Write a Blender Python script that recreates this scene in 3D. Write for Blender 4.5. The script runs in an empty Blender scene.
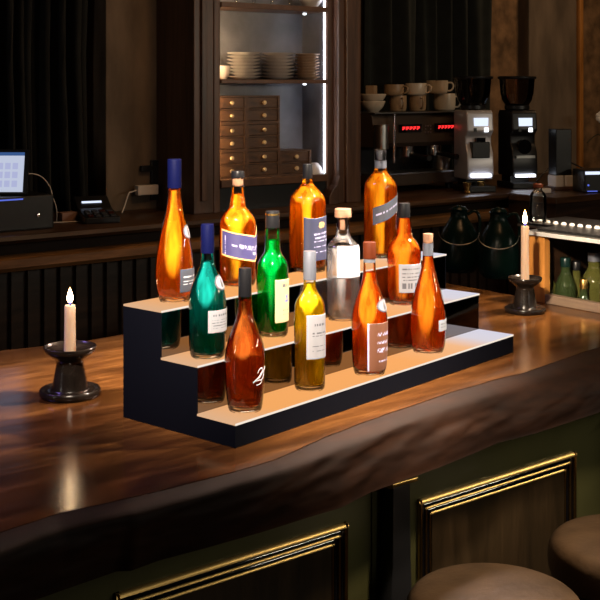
import bpy, bmesh, math, random
from math import sin, cos, pi, radians, atan2, sqrt, asin
from mathutils import Vector, Matrix
random.seed(7)
C = bpy.context.scene.collection
SC = bpy.context.scene

# ---------------------------------------------------------------- camera frame
F, CX, HY, CZ = 1155.0, 300.0, 87.0, 1.8          # focal length in px, centre column, horizon row, eye height
BA = radians(51.5)                                 # bar direction seen from the camera axis
FWD = Vector((cos(BA), sin(BA), 0)); RGT = Vector((sin(BA), -cos(BA), 0)); UP = Vector((0, 0, 1))
CAM = Vector((0, 0, CZ))

def ray(px, py): return FWD + RGT * ((px - CX) / F) + UP * ((HY - py) / F)
def zp(px, py, z):
    d = ray(px, py); return CAM + d * ((z - CZ) / d.z)
def yp(px, py, Y):
    d = ray(px, py); return CAM + d * (Y / d.y)
def xp(px, py, X):
    d = ray(px, py); return CAM + d * (X / d.x)
def depth(p): return (Vector(p) - CAM).dot(FWD)
def zat(py, Z): return CZ - (py - HY) * Z / F     # height seen at row py at depth Z

# ---------------------------------------------------------------- materials
def mat(name):
    m = bpy.data.materials.new(name); m.use_nodes = True
    nt = m.node_tree; nt.nodes.clear()
    out = nt.nodes.new('ShaderNodeOutputMaterial')
    return m, nt, out
def pbr(name, col, rough=.5, metal=0, spec=.5, bump=0, bscale=40, vary=0, vscale=8, trans=0, ior=1.45, coat=0, sheen=0, sss=0, stretch=(1, 1, 1)):
    m, nt, out = mat(name)
    p = nt.nodes.new('ShaderNodeBsdfPrincipled')
    p.inputs['Base Color'].default_value = (*col, 1)
    p.inputs['Roughness'].default_value = rough; p.inputs['Metallic'].default_value = metal
    p.inputs['Specular IOR Level'].default_value = spec
    p.inputs['Transmission Weight'].default_value = trans; p.inputs['IOR'].default_value = ior
    p.inputs['Coat Weight'].default_value = coat; p.inputs['Sheen Weight'].default_value = sheen
    if sss:
        p.inputs['Subsurface Weight'].default_value = sss
        p.inputs['Subsurface Radius'].default_value = (.03, .02, .012)
        p.inputs['Subsurface Scale'].default_value = .6
    if bump or vary:
        tc = nt.nodes.new('ShaderNodeTexCoord'); mp = nt.nodes.new('ShaderNodeMapping')
        mp.inputs['Scale'].default_value = stretch
        nt.links.new(tc.outputs['Object'], mp.inputs['Vector'])
    if vary:
        n = nt.nodes.new('ShaderNodeTexNoise'); n.inputs['Scale'].default_value = vscale; n.inputs['Detail'].default_value = 6
        r = nt.nodes.new('ShaderNodeValToRGB')
        r.color_ramp.elements[0].position = .3; r.color_ramp.elements[1].position = .72
        r.color_ramp.elements[0].color = (*[c * (1 - vary) for c in col], 1)
        r.color_ramp.elements[1].color = (*[min(1, c * (1 + vary)) for c in col], 1)
        nt.links.new(mp.outputs[0], n.inputs['Vector']); nt.links.new(n.outputs['Fac'], r.inputs['Fac'])
        nt.links.new(r.outputs[0], p.inputs['Base Color'])
    if bump:
        n = nt.nodes.new('ShaderNodeTexNoise'); n.inputs['Scale'].default_value = bscale; n.inputs['Detail'].default_value = 5
        b = nt.nodes.new('ShaderNodeBump'); b.inputs['Strength'].default_value = bump; b.inputs['Distance'].default_value = .004
        nt.links.new(mp.outputs[0], n.inputs['Vector']); nt.links.new(n.outputs['Fac'], b.inputs['Height'])
        nt.links.new(b.outputs[0], p.inputs['Normal'])
    nt.links.new(p.outputs[0], out.inputs[0])
    return m
def emit(name, col, s):
    m, nt, out = mat(name)
    e = nt.nodes.new('ShaderNodeEmission'); e.inputs[0].default_value = (*col, 1); e.inputs[1].default_value = s
    nt.links.new(e.outputs[0], out.inputs[0]); return m
def wood(name, dark, mid, light, rough=.3, scale=(1.1, 14, 14), coat=0, bump=.25, spec=.5):
    m, nt, out = mat(name)
    L = nt.links.new
    p = nt.nodes.new('ShaderNodeBsdfPrincipled')
    tc = nt.nodes.new('ShaderNodeTexCoord'); mp = nt.nodes.new('ShaderNodeMapping'); mp.inputs['Scale'].default_value = scale
    L(tc.outputs['Object'], mp.inputs['Vector'])
    n1 = nt.nodes.new('ShaderNodeTexNoise'); n1.inputs['Scale'].default_value = 1.0; n1.inputs['Detail'].default_value = 8; n1.inputs['Distortion'].default_value = 1.4
    L(mp.outputs[0], n1.inputs['Vector'])
    n2 = nt.nodes.new('ShaderNodeTexNoise'); n2.inputs['Scale'].default_value = 4.5; n2.inputs['Detail'].default_value = 8; n2.inputs['Roughness'].default_value = .7
    L(mp.outputs[0], n2.inputs['Vector'])
    mx = nt.nodes.new('ShaderNodeMix'); mx.data_type = 'FLOAT'; mx.inputs[0].default_value = .45
    L(n1.outputs['Fac'], mx.inputs[2]); L(n2.outputs['Fac'], mx.inputs[3])
    r = nt.nodes.new('ShaderNodeValToRGB'); cr = r.color_ramp
    cr.elements[0].position = .33; cr.elements[0].color = (*dark, 1)
    cr.elements[1].position = .68; cr.elements[1].color = (*light, 1)
    e = cr.elements.new(.5); e.color = (*mid, 1)
    L(mx.outputs[0], r.inputs['Fac']); L(r.outputs[0], p.inputs['Base Color'])
    rr = nt.nodes.new('ShaderNodeMapRange'); rr.inputs['To Min'].default_value = max(.02, rough - .08); rr.inputs['To Max'].default_value = rough + .1
    L(n2.outputs['Fac'], rr.inputs['Value']); L(rr.outputs[0], p.inputs['Roughness'])
    p.inputs['Coat Weight'].default_value = coat; p.inputs['Coat Roughness'].default_value = .12
    p.inputs['Specular IOR Level'].default_value = spec
    b = nt.nodes.new('ShaderNodeBump'); b.inputs['Strength'].default_value = bump; b.inputs['Distance'].default_value = .003
    L(mx.outputs[0], b.inputs['Height']); L(b.outputs[0], p.inputs['Normal'])
    L(p.outputs[0], out.inputs[0]); return m
def thin_glass(name, tint=(.97, .98, .98), gloss=1.0, rough=.02):
    m, nt, out = mat(name); L = nt.links.new
    t = nt.nodes.new('ShaderNodeBsdfTransparent'); t.inputs[0].default_value = (*tint, 1)
    g = nt.nodes.new('ShaderNodeBsdfGlossy'); g.inputs['Roughness'].default_value = rough
    g.inputs[0].default_value = (gloss, gloss, gloss, 1)
    fr = nt.nodes.new('ShaderNodeFresnel'); fr.inputs['IOR'].default_value = 1.5
    mx = nt.nodes.new('ShaderNodeMixShader')
    L(fr.outputs[0], mx.inputs[0]); L(t.outputs[0], mx.inputs[1]); L(g.outputs[0], mx.inputs[2]); L(mx.outputs[0], out.inputs[0])
    return m
def liquid(name, col, cloud=.3, ccol=None, ior=1.33):
    """coloured drink: part clear, part hazy so that it catches the light"""
    m, nt, out = mat(name); L = nt.links.new
    p = nt.nodes.new('ShaderNodeBsdfRefraction'); p.inputs['Color'].default_value = (*col, 1)
    p.inputs['Roughness'].default_value = .0; p.inputs['IOR'].default_value = ior
    tp = nt.nodes.new('ShaderNodeBsdfTransparent'); tp.inputs[0].default_value = (*col, 1)
    tr = nt.nodes.new('ShaderNodeBsdfTranslucent'); tr.inputs[0].default_value = (*(ccol or col), 1)
    df = nt.nodes.new('ShaderNodeBsdfDiffuse'); df.inputs[0].default_value = (*(ccol or col), 1)
    m0 = nt.nodes.new('ShaderNodeMixShader'); m0.inputs[0].default_value = .5
    L(tr.outputs[0], m0.inputs[1]); L(df.outputs[0], m0.inputs[2])
    m2 = nt.nodes.new('ShaderNodeMixShader'); m2.inputs[0].default_value = .3
    L(p.outputs[0], m2.inputs[1]); L(tp.outputs[0], m2.inputs[2])
    m1 = nt.nodes.new('ShaderNodeMixShader')
    lw = nt.nodes.new('ShaderNodeLayerWeight'); lw.inputs['Blend'].default_value = .42
    mr = nt.nodes.new('ShaderNodeMapRange'); mr.inputs['To Min'].default_value = min(1, cloud * 2.0); mr.inputs['To Max'].default_value = 0  # haze fades at grazing angles to paint dark edges round a bright core
    L(lw.outputs['Facing'], mr.inputs['Value'])
    # streaky noise in the haze paints dark reflection slots and bright cores
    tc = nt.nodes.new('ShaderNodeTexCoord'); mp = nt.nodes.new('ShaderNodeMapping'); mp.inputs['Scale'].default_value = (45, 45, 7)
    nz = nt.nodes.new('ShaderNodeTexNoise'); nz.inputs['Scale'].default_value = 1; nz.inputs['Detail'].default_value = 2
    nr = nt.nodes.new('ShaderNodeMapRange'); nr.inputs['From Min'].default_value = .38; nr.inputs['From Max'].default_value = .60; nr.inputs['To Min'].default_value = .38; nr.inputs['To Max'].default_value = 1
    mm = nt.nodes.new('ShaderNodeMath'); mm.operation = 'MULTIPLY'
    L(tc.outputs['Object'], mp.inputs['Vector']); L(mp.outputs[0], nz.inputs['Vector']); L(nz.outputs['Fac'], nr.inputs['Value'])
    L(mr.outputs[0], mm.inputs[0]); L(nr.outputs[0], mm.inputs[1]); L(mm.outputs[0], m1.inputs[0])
    L(m2.outputs[0], m1.inputs[1]); L(m0.outputs[0], m1.inputs[2])
    L(m1.outputs[0], out.inputs[0]); return m

M = {}
M['slab'] = wood('walnut_slab', (.018, .0060, .0016), (.070, .026, .0065), (.170, .069, .018), rough=.17, scale=(1.3, 9, 9), coat=.0, bump=.16, spec=.4)
M['bark'] = wood('dark_wane_edge', (.005, .0018, .0008), (.012, .0042, .0018), (.026, .0095, .004), rough=.6, scale=(2.2, 9, 9), bump=.15, spec=.1)
M['dark_wood'] = wood('dark_wood', (.008, .004, .002), (.022, .010, .005), (.045, .021, .010), rough=.38, scale=(1.5, 1.5, 14))
M['dark_wood_x'] = wood('dark_wood_lengthwise', (.016, .007, .003), (.055, .025, .010), (.12, .057, .022), rough=.33, scale=(1.2, 14, 14))
M['frieze_wood'] = wood('dark_frieze_wood', (.006, .003, .0015), (.014, .006, .003), (.03, .013, .006), rough=.6, scale=(1.5, 14, 14), spec=.15)  # frieze wood darker and duller than the worktop
M['cab_wood'] = wood('cabinet_wood', (.030, .014, .008), (.085, .042, .024), (.15, .075, .042), rough=.35, scale=(14, 14, 1.2))
M['drawer_wood'] = wood('drawer_wood', (.045, .020, .008), (.11, .052, .020), (.20, .10, .041), rough=.35, scale=(5, 24, 24))
M['orange_wood'] = wood('orange_wood', (.22, .085, .016), (.42, .17, .034), (.58, .25, .06), rough=.4, scale=(10, 10, 1.5))
M['pale_wood'] = wood('weathered_wood', (.09, .06, .04), (.17, .115, .08), (.25, .18, .13), rough=.45, scale=(14, 1.5, 14))
M['green_panel'] = pbr('olive_panel', (.07, .068, .024), rough=.35, vary=.25, vscale=3, bump=.1, bscale=20)
M['panel_wood'] = wood('panel_wood', (.012, .008, .004), (.026, .016, .007), (.045, .027, .012), rough=.3, scale=(12, 12, 1.2))
M['brass'] = pbr('aged_brass', (.55, .36, .12), rough=.27, metal=1)
M['knob_brass'] = pbr('pale_brass_knob', (.85, .66, .38), rough=.4, metal=.6)
M['brass_dark'] = pbr('dark_brass', (.16, .10, .045), rough=.35, metal=1)
M['chrome'] = pbr('chrome', (.75, .75, .76), rough=.12, metal=1)
M['stud'] = pbr('pale_stud', (.80, .78, .76), rough=.3)
M['lip'] = pbr('bright_steel', (.75, .74, .72), rough=.45, metal=.5)
M['steel'] = pbr('brushed_steel', (.45, .44, .43), rough=.3, metal=1, bump=.05, bscale=120)
M['rail_wood'] = wood('oiled_rail_wood', (.05, .022, .008), (.18, .082, .028), (.36, .17, .062), rough=.35, scale=(1.2, 14, 14))
M['black'] = pbr('black_plastic', (.010, .010, .011), rough=.35)
M['mirror_black'] = pbr('mirror_black_acrylic', (.26, .23, .21), rough=.05, metal=1)
M['black_gloss'] = pbr('black_gloss', (.004, .004, .006), rough=.06, spec=.9)
M['black_satin'] = pbr('black_satin_acrylic', (.0018, .0021, .004), rough=.6, spec=.04)
M['ceramic'] = pbr('dark_glazed_ceramic', (.010, .007, .0055), rough=.22, spec=.35, vary=.5, vscale=30, bump=.12, bscale=50)
M['wax'] = pbr('candle_wax', (.40, .275, .195), rough=.5, sss=.5)
M['wick'] = pbr('wick', (.01, .008, .006), rough=.9)
M['plate'] = pbr('white_plate', (.62, .60, .58), rough=.2)
M['plate_warm'] = pbr('beige_plate', (.50, .38, .27), rough=.3)
M['white_cup'] = pbr('cream_cup', (.66, .58, .47), rough=.25)
M['tan_cup'] = pbr('tan_cup', (.36, .25, .15), rough=.35, vary=.2, vscale=30)
M['niche'] = pbr('painted_grey', (.19, .20, .23), rough=.4, vary=.22, vscale=9)
M['curtain'] = pbr('black_green_velvet', (.0075, .0090, .0085), rough=.9, sheen=.04, vary=.3, vscale=14)
M['curtain2'] = pbr('grey_green_velvet', (.015, .019, .017), rough=.9, sheen=.08, vary=.3, vscale=14)
M['plaster'] = pbr('brown_plaster', (.16, .118, .082), rough=.8, vary=.35, vscale=5, bump=.5, bscale=18, stretch=(2, 2, .6))
M['rough_wall'] = pbr('rough_brown_wall', (.22, .125, .06), rough=.85, vary=.5, vscale=14, bump=1.0, bscale=30)
M['wall'] = pbr('dark_wall', (.03, .022, .016), rough=.8, vary=.3, vscale=4)
M['floor'] = wood('floor_boards', (.02, .012, .007), (.04, .024, .013), (.07, .04, .022), rough=.4, scale=(1.2, 10, 10))
M['ceiling'] = pbr('ceiling_paint', (.03, .027, .024), rough=.9)
M['leather'] = pbr('brown_leather', (.085, .052, .028), rough=.42, vary=.45, vscale=9, bump=.25, bscale=70)
M['leather_side'] = pbr('dark_leather', (.06, .032, .018), rough=.45)
M['green_jug'] = pbr('dark_green_glass', (.003, .012, .0105), rough=.25, spec=.25)
M['glass'] = thin_glass('clear_glass')
M['thick_glass'] = pbr('thick_glass', (1, .97, .93), rough=.0, trans=1, ior=1.45)
M['bottle_glass'] = thin_glass('bottle_glass', (.985, .985, .98), 1.0, .03)
M['silver'] = pbr('silver_foil', (.13, .14, .175), rough=.35, metal=.6)
M['navy'] = pbr('navy_foil', (.0012, .002, .02), rough=.5, spec=.07)
M['cap_black'] = pbr('black_cap', (.004, .004, .005), rough=.35, spec=.3)
M['cap_brown'] = pbr('brown_cap', (.05, .010, .003), rough=.5, spec=.12)
M['cork'] = pbr('cork', (.16, .078, .042), rough=.7, vary=.3, vscale=60)
M['gold'] = pbr('gold_band', (.8, .5, .15), rough=.25, metal=1)
M['screen'] = emit('tablet_screen', (.52, .57, .72), 1.0)
M['screen_bar'] = emit('tablet_screen_bar', (.05, .12, .33), .8)
M['screen_tile'] = emit('tablet_screen_tile', (.42, .45, .68), 1)
M['led_white'] = emit('cool_led', (.85, .88, 1.0), 5)
M['led_cool'] = emit('cool_strip_led', (.86, .88, 1.0), 14)
M['led_warm'] = emit('warm_strip_led', (1.0, .66, .34), 75)
M['led_red'] = emit('red_led', (1.0, .03, .03), 1.6)
M['led_blue'] = emit('blue_led', (.15, .22, 1.0), .7)
M['display'] = emit('grinder_display', (.72, .80, 1.0), 1.2)
M['lamp'] = emit('button_light', (.9, .95, 1.0), 3)
M['grinder_silver'] = pbr('satin_silver', (.58, .58, .62), rough=.35, metal=.3)
M['machine'] = pbr('brown_steel', (.085, .060, .045), rough=.4, metal=.4)
M['hopper'] = thin_glass('smoked_hopper', (.55, .48, .43), .9, .05)
M['beans'] = pbr('coffee_beans', (.03, .016, .009), rough=.5, bump=.8, bscale=60)
M['white_plastic'] = pbr('white_plastic', (.72, .66, .60), rough=.4)
M['pink_box'] = pbr('pinkish_card', (.30, .17, .13), rough=.6)
M['shelf_edge'] = pbr('shelf_wood', (.13, .065, .035), rough=.35, vary=.3, vscale=20)
M['petal'] = pbr('white_petal', (.80, .76, .72), rough=.5)
M['stem'] = pbr('dark_stem', (.03, .028, .012), rough=.6)
M['dark_bottle'] = pbr('olive_bottle_glass', (.075, .075, .018), rough=.08, trans=.45)
M['green_bottle'] = pbr('green_bottle_glass', (.03, .045, .016), rough=.08, trans=.4)
# drinks
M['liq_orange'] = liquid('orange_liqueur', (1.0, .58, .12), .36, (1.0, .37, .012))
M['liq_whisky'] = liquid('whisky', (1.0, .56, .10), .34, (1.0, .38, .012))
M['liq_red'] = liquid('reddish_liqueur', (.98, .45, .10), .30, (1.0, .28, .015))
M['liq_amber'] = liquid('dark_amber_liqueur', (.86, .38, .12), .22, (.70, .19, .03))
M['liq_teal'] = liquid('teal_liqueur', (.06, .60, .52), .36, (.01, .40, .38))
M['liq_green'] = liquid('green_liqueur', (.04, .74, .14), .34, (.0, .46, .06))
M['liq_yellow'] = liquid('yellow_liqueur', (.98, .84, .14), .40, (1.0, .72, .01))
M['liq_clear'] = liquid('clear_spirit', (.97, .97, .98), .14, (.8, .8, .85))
def paper(name, c): return pbr(name, c, rough=.55)
M['p_white'] = paper('white_label', (.165, .172, .195)); M['p_cream'] = paper('cream_label', (.21, .175, .095))
M['p_purple'] = paper('purple_label', (.018, .015, .062)); M['p_navy'] = paper('navy_label', (.006, .0075, .024))
M['p_grey'] = paper('grey_label', (.028, .031, .043)); M['p_brown'] = paper('brown_label', (.075, .028, .014))
M['p_silver'] = paper('pale_grey_label', (.13, .13, .145)); M['i_dark'] = paper('dark_ink', (.05, .05, .06))
M['i_gold'] = paper('gold_ink', (.36, .21, .06)); M['i_white'] = paper('white_ink', (.40, .40, .42))
M['i_grey'] = paper('grey_ink', (.035, .036, .045)); M['i_blue'] = paper('blue_ink', (.03, .05, .2))
M['i_lilac'] = paper('lilac_ink', (.22, .21, .32))

# lit acrylic tread: amber LEDs along the run, cool white ones at the far end
def tread_mat():
    m, nt, out = mat('lit_acrylic'); L = nt.links.new
    tc = nt.nodes.new('ShaderNodeTexCoord'); sx = nt.nodes.new('ShaderNodeSeparateXYZ')
    L(tc.outputs['Generated'], sx.inputs[0])
    r = nt.nodes.new('ShaderNodeValToRGB'); cr = r.color_ramp
    cr.elements[0].position = 0; cr.elements[0].color = (.78, .46, .26, 1)
    cr.elements[1].position = 1; cr.elements[1].color = (.72, .70, .82, 1)
    for p_, c in ((.12, (.96, .42, .13)), (.6, (1.02, .44, .14)), (.8, (.96, .52, .26)), (.9, (.75, .70, .76))):
        e = cr.elements.new(p_); e.color = (*c, 1)
    L(sx.outputs['X'], r.inputs['Fac'])
    e = nt.nodes.new('ShaderNodeEmission'); e.inputs[1].default_value = .95; L(r.outputs[0], e.inputs[0])
    L(e.outputs[0], out.inputs[0])
    return m
M['tread'] = tread_mat()
M['tread_edge'] = emit('lit_acrylic_edge', (1, .86, .72), .95)
def flame_mat():
    m, nt, out = mat('flame'); L = nt.links.new
    tc = nt.nodes.new('ShaderNodeTexCoord'); sx = nt.nodes.new('ShaderNodeSeparateXYZ'); L(tc.outputs['Generated'], sx.inputs[0])
    r = nt.nodes.new('ShaderNodeValToRGB'); cr = r.color_ramp
    cr.elements[0].position = 0; cr.elements[0].color = (.002, .003, .014, 1)
    cr.elements[1].position = 1; cr.elements[1].color = (.10, .03, .006, 1)
    for p_, c in ((.14, (.010, .007, .020)), (.28, (1, .62, .30)), (.5, (1, .80, .52)), (.86, (.5, .25, .07))):
        e = cr.elements.new(p_); e.color = (*c, 1)
    L(sx.outputs['Z'], r.inputs['Fac'])
    e = nt.nodes.new('ShaderNodeEmission'); e.inputs[1].default_value = 60; L(r.outputs[0], e.inputs[0])
    L(e.outputs[0], out.inputs[0]); return m
M['flame'] = flame_mat()

# ---------------------------------------------------------------- mesh helpers
class MB:
    def __init__(s): s.v = []; s.f = []; s.mi = []
    def add(s, vs, fs, mi=0):
        o = len(s.v); s.v += [tuple(v) for v in vs]; s.f += [tuple(i + o for i in f) for f in fs]; s.mi += [mi] * len(fs); return s
    def box(s, c, d, rz=0, mi=0, rot=None):
        h = [x / 2 for x in d]; R = rot or Matrix.Rotation(rz, 3, 'Z')
        vs = [Vector(c) + R @ Vector((a * h[0], b * h[1], e * h[2])) for a in (-1, 1) for b in (-1, 1) for e in (-1, 1)]
        return s.add(vs, [(0, 1, 3, 2), (4, 6, 7, 5), (0, 4, 5, 1), (2, 3, 7, 6), (0, 2, 6, 4), (1, 5, 7, 3)], mi)
    def box2(s, a, b, mi=0):
        return s.box([(x + y) / 2 for x, y in zip(a, b)], [abs(y - x) for x, y in zip(a, b)], mi=mi)
    def lathe(s, prof, n=40, c=(0, 0, 0), mi=0, power=2.0, rz=0, axis=None):
        """closed solid of revolution; prof = [(r, z)...]; power > 2 squares the section"""
        vs = []; fs = []
        k = len(prof)
        for r, z in prof:
            for i in range(n):
                a = 2 * pi * i / n
                q = (abs(cos(a)) ** power + abs(sin(a)) ** power) ** (-1 / power) if power != 2 else 1
                v = Vector((r * q * cos(a + rz), r * q * sin(a + rz), z))
                if axis is not None: v = axis @ v
                vs.append(v + Vector(c))
        for j in range(k - 1):
            for i in range(n):
                fs.append((j * n + i, j * n + (i + 1) % n, (j + 1) * n + (i + 1) % n, (j + 1) * n + i))
        fs.append(tuple(range(n - 1, -1, -1))); fs.append(tuple((k - 1) * n + i for i in range(n)))
        return s.add(vs, fs, mi)
    def prism(s, poly, axis, a, b, mi=0):
        """polygon extruded along axis x/y/z from a to b; poly gives the other two coordinates in order"""
        def put(p, t):
            if axis == 'x': return (t, p[0], p[1])
            if axis == 'y': return (p[0], t, p[1])
            return (p[0], p[1], t)
        n = len(poly)
        vs = [put(p, a) for p in poly] + [put(p, b) for p in poly]
        fs = [(i, (i + 1) % n, n + (i + 1) % n, n + i) for i in range(n)] + [tuple(range(n - 1, -1, -1)), tuple(range(n, 2 * n))]
        return s.add(vs, fs, mi)
    def tube(s, pts, r, n=10, mi=0):
        pts = [Vector(p) for p in pts]; k = len(pts); vs = []; fs = []
        prev = None
        for i, p in enumerate(pts):
            t = (pts[min(i + 1, k - 1)] - pts[max(i - 1, 0)]).normalized()
            if prev is None: prev = t.orthogonal().normalized()
            u = (prev - t * prev.dot(t)).normalized(); prev = u; w = t.cross(u)
            rr = r[i] if isinstance(r, (list, tuple)) else r
            for j in range(n):
                a = 2 * pi * j / n; vs.append(p + (u * cos(a) + w * sin(a)) * rr)
        for i in range(k - 1):
            for j in range(n): fs.append((i * n + j, i * n + (j + 1) % n, (i + 1) * n + (j + 1) % n, (i + 1) * n + j))
        fs.append(tuple(range(n - 1, -1, -1))); fs.append(tuple((k - 1) * n + j for j in range(n)))
        return s.add(vs, fs, mi)
    def build(s, name, mats, parent=None, smooth=None, bevel=0, loc=None, rz=0, seg=2):
        me = bpy.data.meshes.new(name); me.from_pydata(s.v, [], s.f)
        for m in (mats if isinstance(mats, (list, tuple)) else [mats]): me.materials.append(M[m] if isinstance(m, str) else m)
        for p, i in zip(me.polygons, s.mi): p.material_index = i
        bm = bmesh.new(); bm.from_mesh(me); bmesh.ops.recalc_face_normals(bm, faces=bm.faces)
        if bevel:
            ed = [e for e in bm.edges if len(e.link_faces) == 2 and e.calc_face_angle(0) > .5]
            bmesh.ops.bevel(bm, geom=ed, offset=bevel, segments=seg, affect='EDGES', profile=.6, clamp_overlap=True)
        bm.to_mesh(me); bm.free()
        if smooth is not None:
            try: me.shade_smooth()
            except Exception:
                for p in me.polygons: p.use_smooth = True
            try: me.set_sharp_from_angle(angle=radians(smooth))
            except Exception: pass
        o = bpy.data.objects.new(name, me); C.objects.link(o)
        if parent is not None: o.parent = parent
        if loc is not None: o.location = loc
        o.rotation_euler.z = rz
        return o
def props(o, label, cat, group=None):
    o['label'] = label; o['category'] = cat
    if group: o['group'] = group
    return o
def thing(name, label, cat, loc=(0, 0, 0), rz=0, group=None):
    o = bpy.data.objects.new(name, None); C.objects.link(o); o.empty_display_size = .05
    o.location = loc; o.rotation_euler = (0, 0, rz); return props(o, label, cat, group)
def structure(o): o['kind'] = 'structure'; return o
def copy_thing(o, loc, label, group=None, rz=0):
    c = o.copy(); C.objects.link(c); c.location = loc; c.rotation_euler = (0, 0, rz)
    c['label'] = label
    if group: c['group'] = group
    for ch in list(o.children):
        d = ch.copy(); C.objects.link(d); d.parent = c
        for g in ch.children:
            e = g.copy(); C.objects.link(e); e.parent = d
    return c
def lerp_path(pts, x):
    if x <= pts[0][0]:
        (a, b), (c, d) = pts[0], pts[1]
    elif x >= pts[-1][0]:
        (a, b), (c, d) = pts[-2], pts[-1]
    else:
        for (a, b), (c, d) in zip(pts, pts[1:]):
            if a <= x <= c: break
    return b + (d - b) * (x - a) / (c - a)
def smooth_pts(p, n=2):
    p = [Vector(q) for q in p]
    for _ in range(n):
        q = [p[0]]
        for a_, b_ in zip(p, p[1:]): q += [a_ * .75 + b_ * .25, a_ * .25 + b_ * .75]
        q.append(p[-1]); p = q
    return p
def hash1(i):
    return (sin(i * 127.1 + 311.7) * 43758.5453) % 1.0
def vnoise(x, y):
    xi, yi = math.floor(x), math.floor(y); fx, fy = x - xi, y - yi
    fx = fx * fx * (3 - 2 * fx); fy = fy * fy * (3 - 2 * fy)
    g = lambda a, b: hash1(a * 1.7 + b * 57.3)
    return (g(xi, yi) * (1 - fx) + g(xi + 1, yi) * fx) * (1 - fy) + (g(xi, yi + 1) * (1 - fx) + g(xi + 1, yi + 1) * fx) * fy
def fbm(x, y): return vnoise(x, y) * .55 + vnoise(x * 2.1 + 9, y * 2.1) * .28 + vnoise(x * 4.3, y * 4.3 + 5) * .17 - .5

# ================================================================ THE SETTING
YB = 4.50       # back wall
BZ = 1.10       # top of the bar slab
KZ = 1.30       # top of the back counter
X0, X1, YF = -2.6, 8.5, -2.6
def bx(name, a, b, m, bevel=0): return structure(MB().box2(a, b).build(name, m, bevel=bevel))
bx('floor', (X0, YF, -.1), (X1, YB + .1, 0), 'floor')
bx('ceiling', (X0, YF, 3.2), (X1, YB + .1, 3.3), 'ceiling')
bx('wall_back', (X0, YB, 0), (X1, YB + .1, 3.2), 'wall')
bx('wall_front', (X0, YF - .1, 0), (X1, YF, 3.2), 'wall')
bx('wall_left', (X0 - .1, YF, 0), (X0, YB, 3.2), 'wall')
bx('wall_right', (X1, YF, 0), (X1 + .1, YB, 3.2), 'wall')
# plaster pier behind the card terminal, with a seam
pl, pr = yp(106, 100, 4.08).x, yp(170.5, 100, 4.08).x
structure(MB().box2((pl, 4.08, KZ), (pr - .008, YB, 3.2)).build('trim_1', 'plaster', bevel=.006))
pr2 = yp(194, 100, 3.80).x - .001
structure(MB().box2((pr, 4.08, KZ), (pr2, YB, 3.2)).build('trim_2', 'plaster', bevel=.006))
# rough bare wall right of the second curtain, grey brown column and wood edge
a, b = yp(484, 50, 4.46).x, yp(530, 50, 4.46).x
structure(MB().box2((a, 4.46, 0), (b, YB, 3.2)).build('trim_3', 'rough_wall'))
a, b = yp(529, 50, 4.38).x, yp(577, 50, 4.38).x
structure(MB().box2((a, 4.38, 0), (b, YB, 3.2)).build('trim_4', 'plaster', bevel=.01))
a2 = yp(584, 50, 4.36).x
structure(MB().box2((b, 4.36, 0), (a2, YB, 3.2)).build('trim_5', 'orange_wood', bevel=.01))
structure(MB().box2((a2, 4.44, 0), (X1, YB, 3.2)).build('trim_6', 'rough_wall'))

# curtains
def curtain(name, xl, xr, y, label, m, folds, zb, shape=lambda t, s: 0):
    n = 220; rows = 26; mb = MB(); vs = []; fs = []
    for j in range(rows):
        s_ = j / (rows - 1); z = zb + (3.05 - zb) * s_
        for i in range(n):
            t = i / (n - 1)
            ph = t * folds * 2 * pi + .8 * sin(t * 9 + 1) + .25 * sin(s_ * 5 + t * 20)
            yy = y + .048 * sin(ph) + .02 * sin(2.3 * ph + s_ * 2)
            vs.append((xl + (xr - xl) * t + shape(t, s_), yy, z))
    for j in range(rows - 1):
        for i in range(n - 1): fs.append((j * n + i, j * n + i + 1, (j + 1) * n + i + 1, (j + 1) * n + i))
    o = mb.add(vs, fs).build(name, m, smooth=80)
    sd = o.modifiers.new('thickness', 'SOLIDIFY'); sd.thickness = .006
    return props(o, label, 'curtain')
xl, xr = yp(-90, 100, 4.22).x, pl - .035
curtain('curtain', xl, xr, 4.20, 'long black velvet curtain behind the tablet till at the left', 'curtain', 9, KZ + .005,
        lambda t, s: .05 * t * (abs(s - .35) - .3))
xl, xr = yp(383, 60, 4.30).x, yp(499, 60, 4.30).x
curtain('curtain', xl, xr, 4.40, 'grey green curtain hanging behind the coffee machine', 'curtain2', 6, KZ + .005)

# ================================================================ BACK COUNTER
bl, br = 0.0, 7.6
bc = thing('back_counter', 'long dark wooden back counter with two brown rails behind the bar', 'counter', (0, 0, 0))
mb = MB().prism([(3.655, KZ - .03), (3.645, KZ - .018), (3.65, KZ - .004), (3.66, KZ), (YB - .002, KZ), (YB - .002, KZ - .03)], 'x', bl, br)
mb.build('worktop', 'dark_wood_x', bc, smooth=40)
xe = yp(508, 196, 3.645).x
MB().box2((xe, 3.36, KZ - .03), (br, 3.644, KZ)).build('worktop', 'dark_wood_x', bc, bevel=.004)
MB().box2((xe + .02, 3.38, 0), (br, 3.66, KZ - .0305)).build('carcass', 'dark_wood', bc)
MB().box2((bl, 3.72, KZ - .075), (br, 3.80, KZ - .03)).build('frieze', 'frieze_wood', bc)
mb = MB().prism([(3.69, 1.170), (3.675, 1.185), (3.675, 1.212), (3.69, 1.224), (3.80, 1.224), (3.80, 1.170)], 'x', bl, br)
mb.build('rail', 'rail_wood', bc, smooth=40)
MB().box2((bl, 3.76, .0), (br, YB - .01, 1.17)).build('carcass', 'dark_wood', bc)
mb = MB(); x = bl + .03
while x < br:
    mb.box2((x, 3.744, .02), (x + .012, 3.761, 1.165)); x += .062
mb.build('battens', 'dark_wood', bc)

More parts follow.
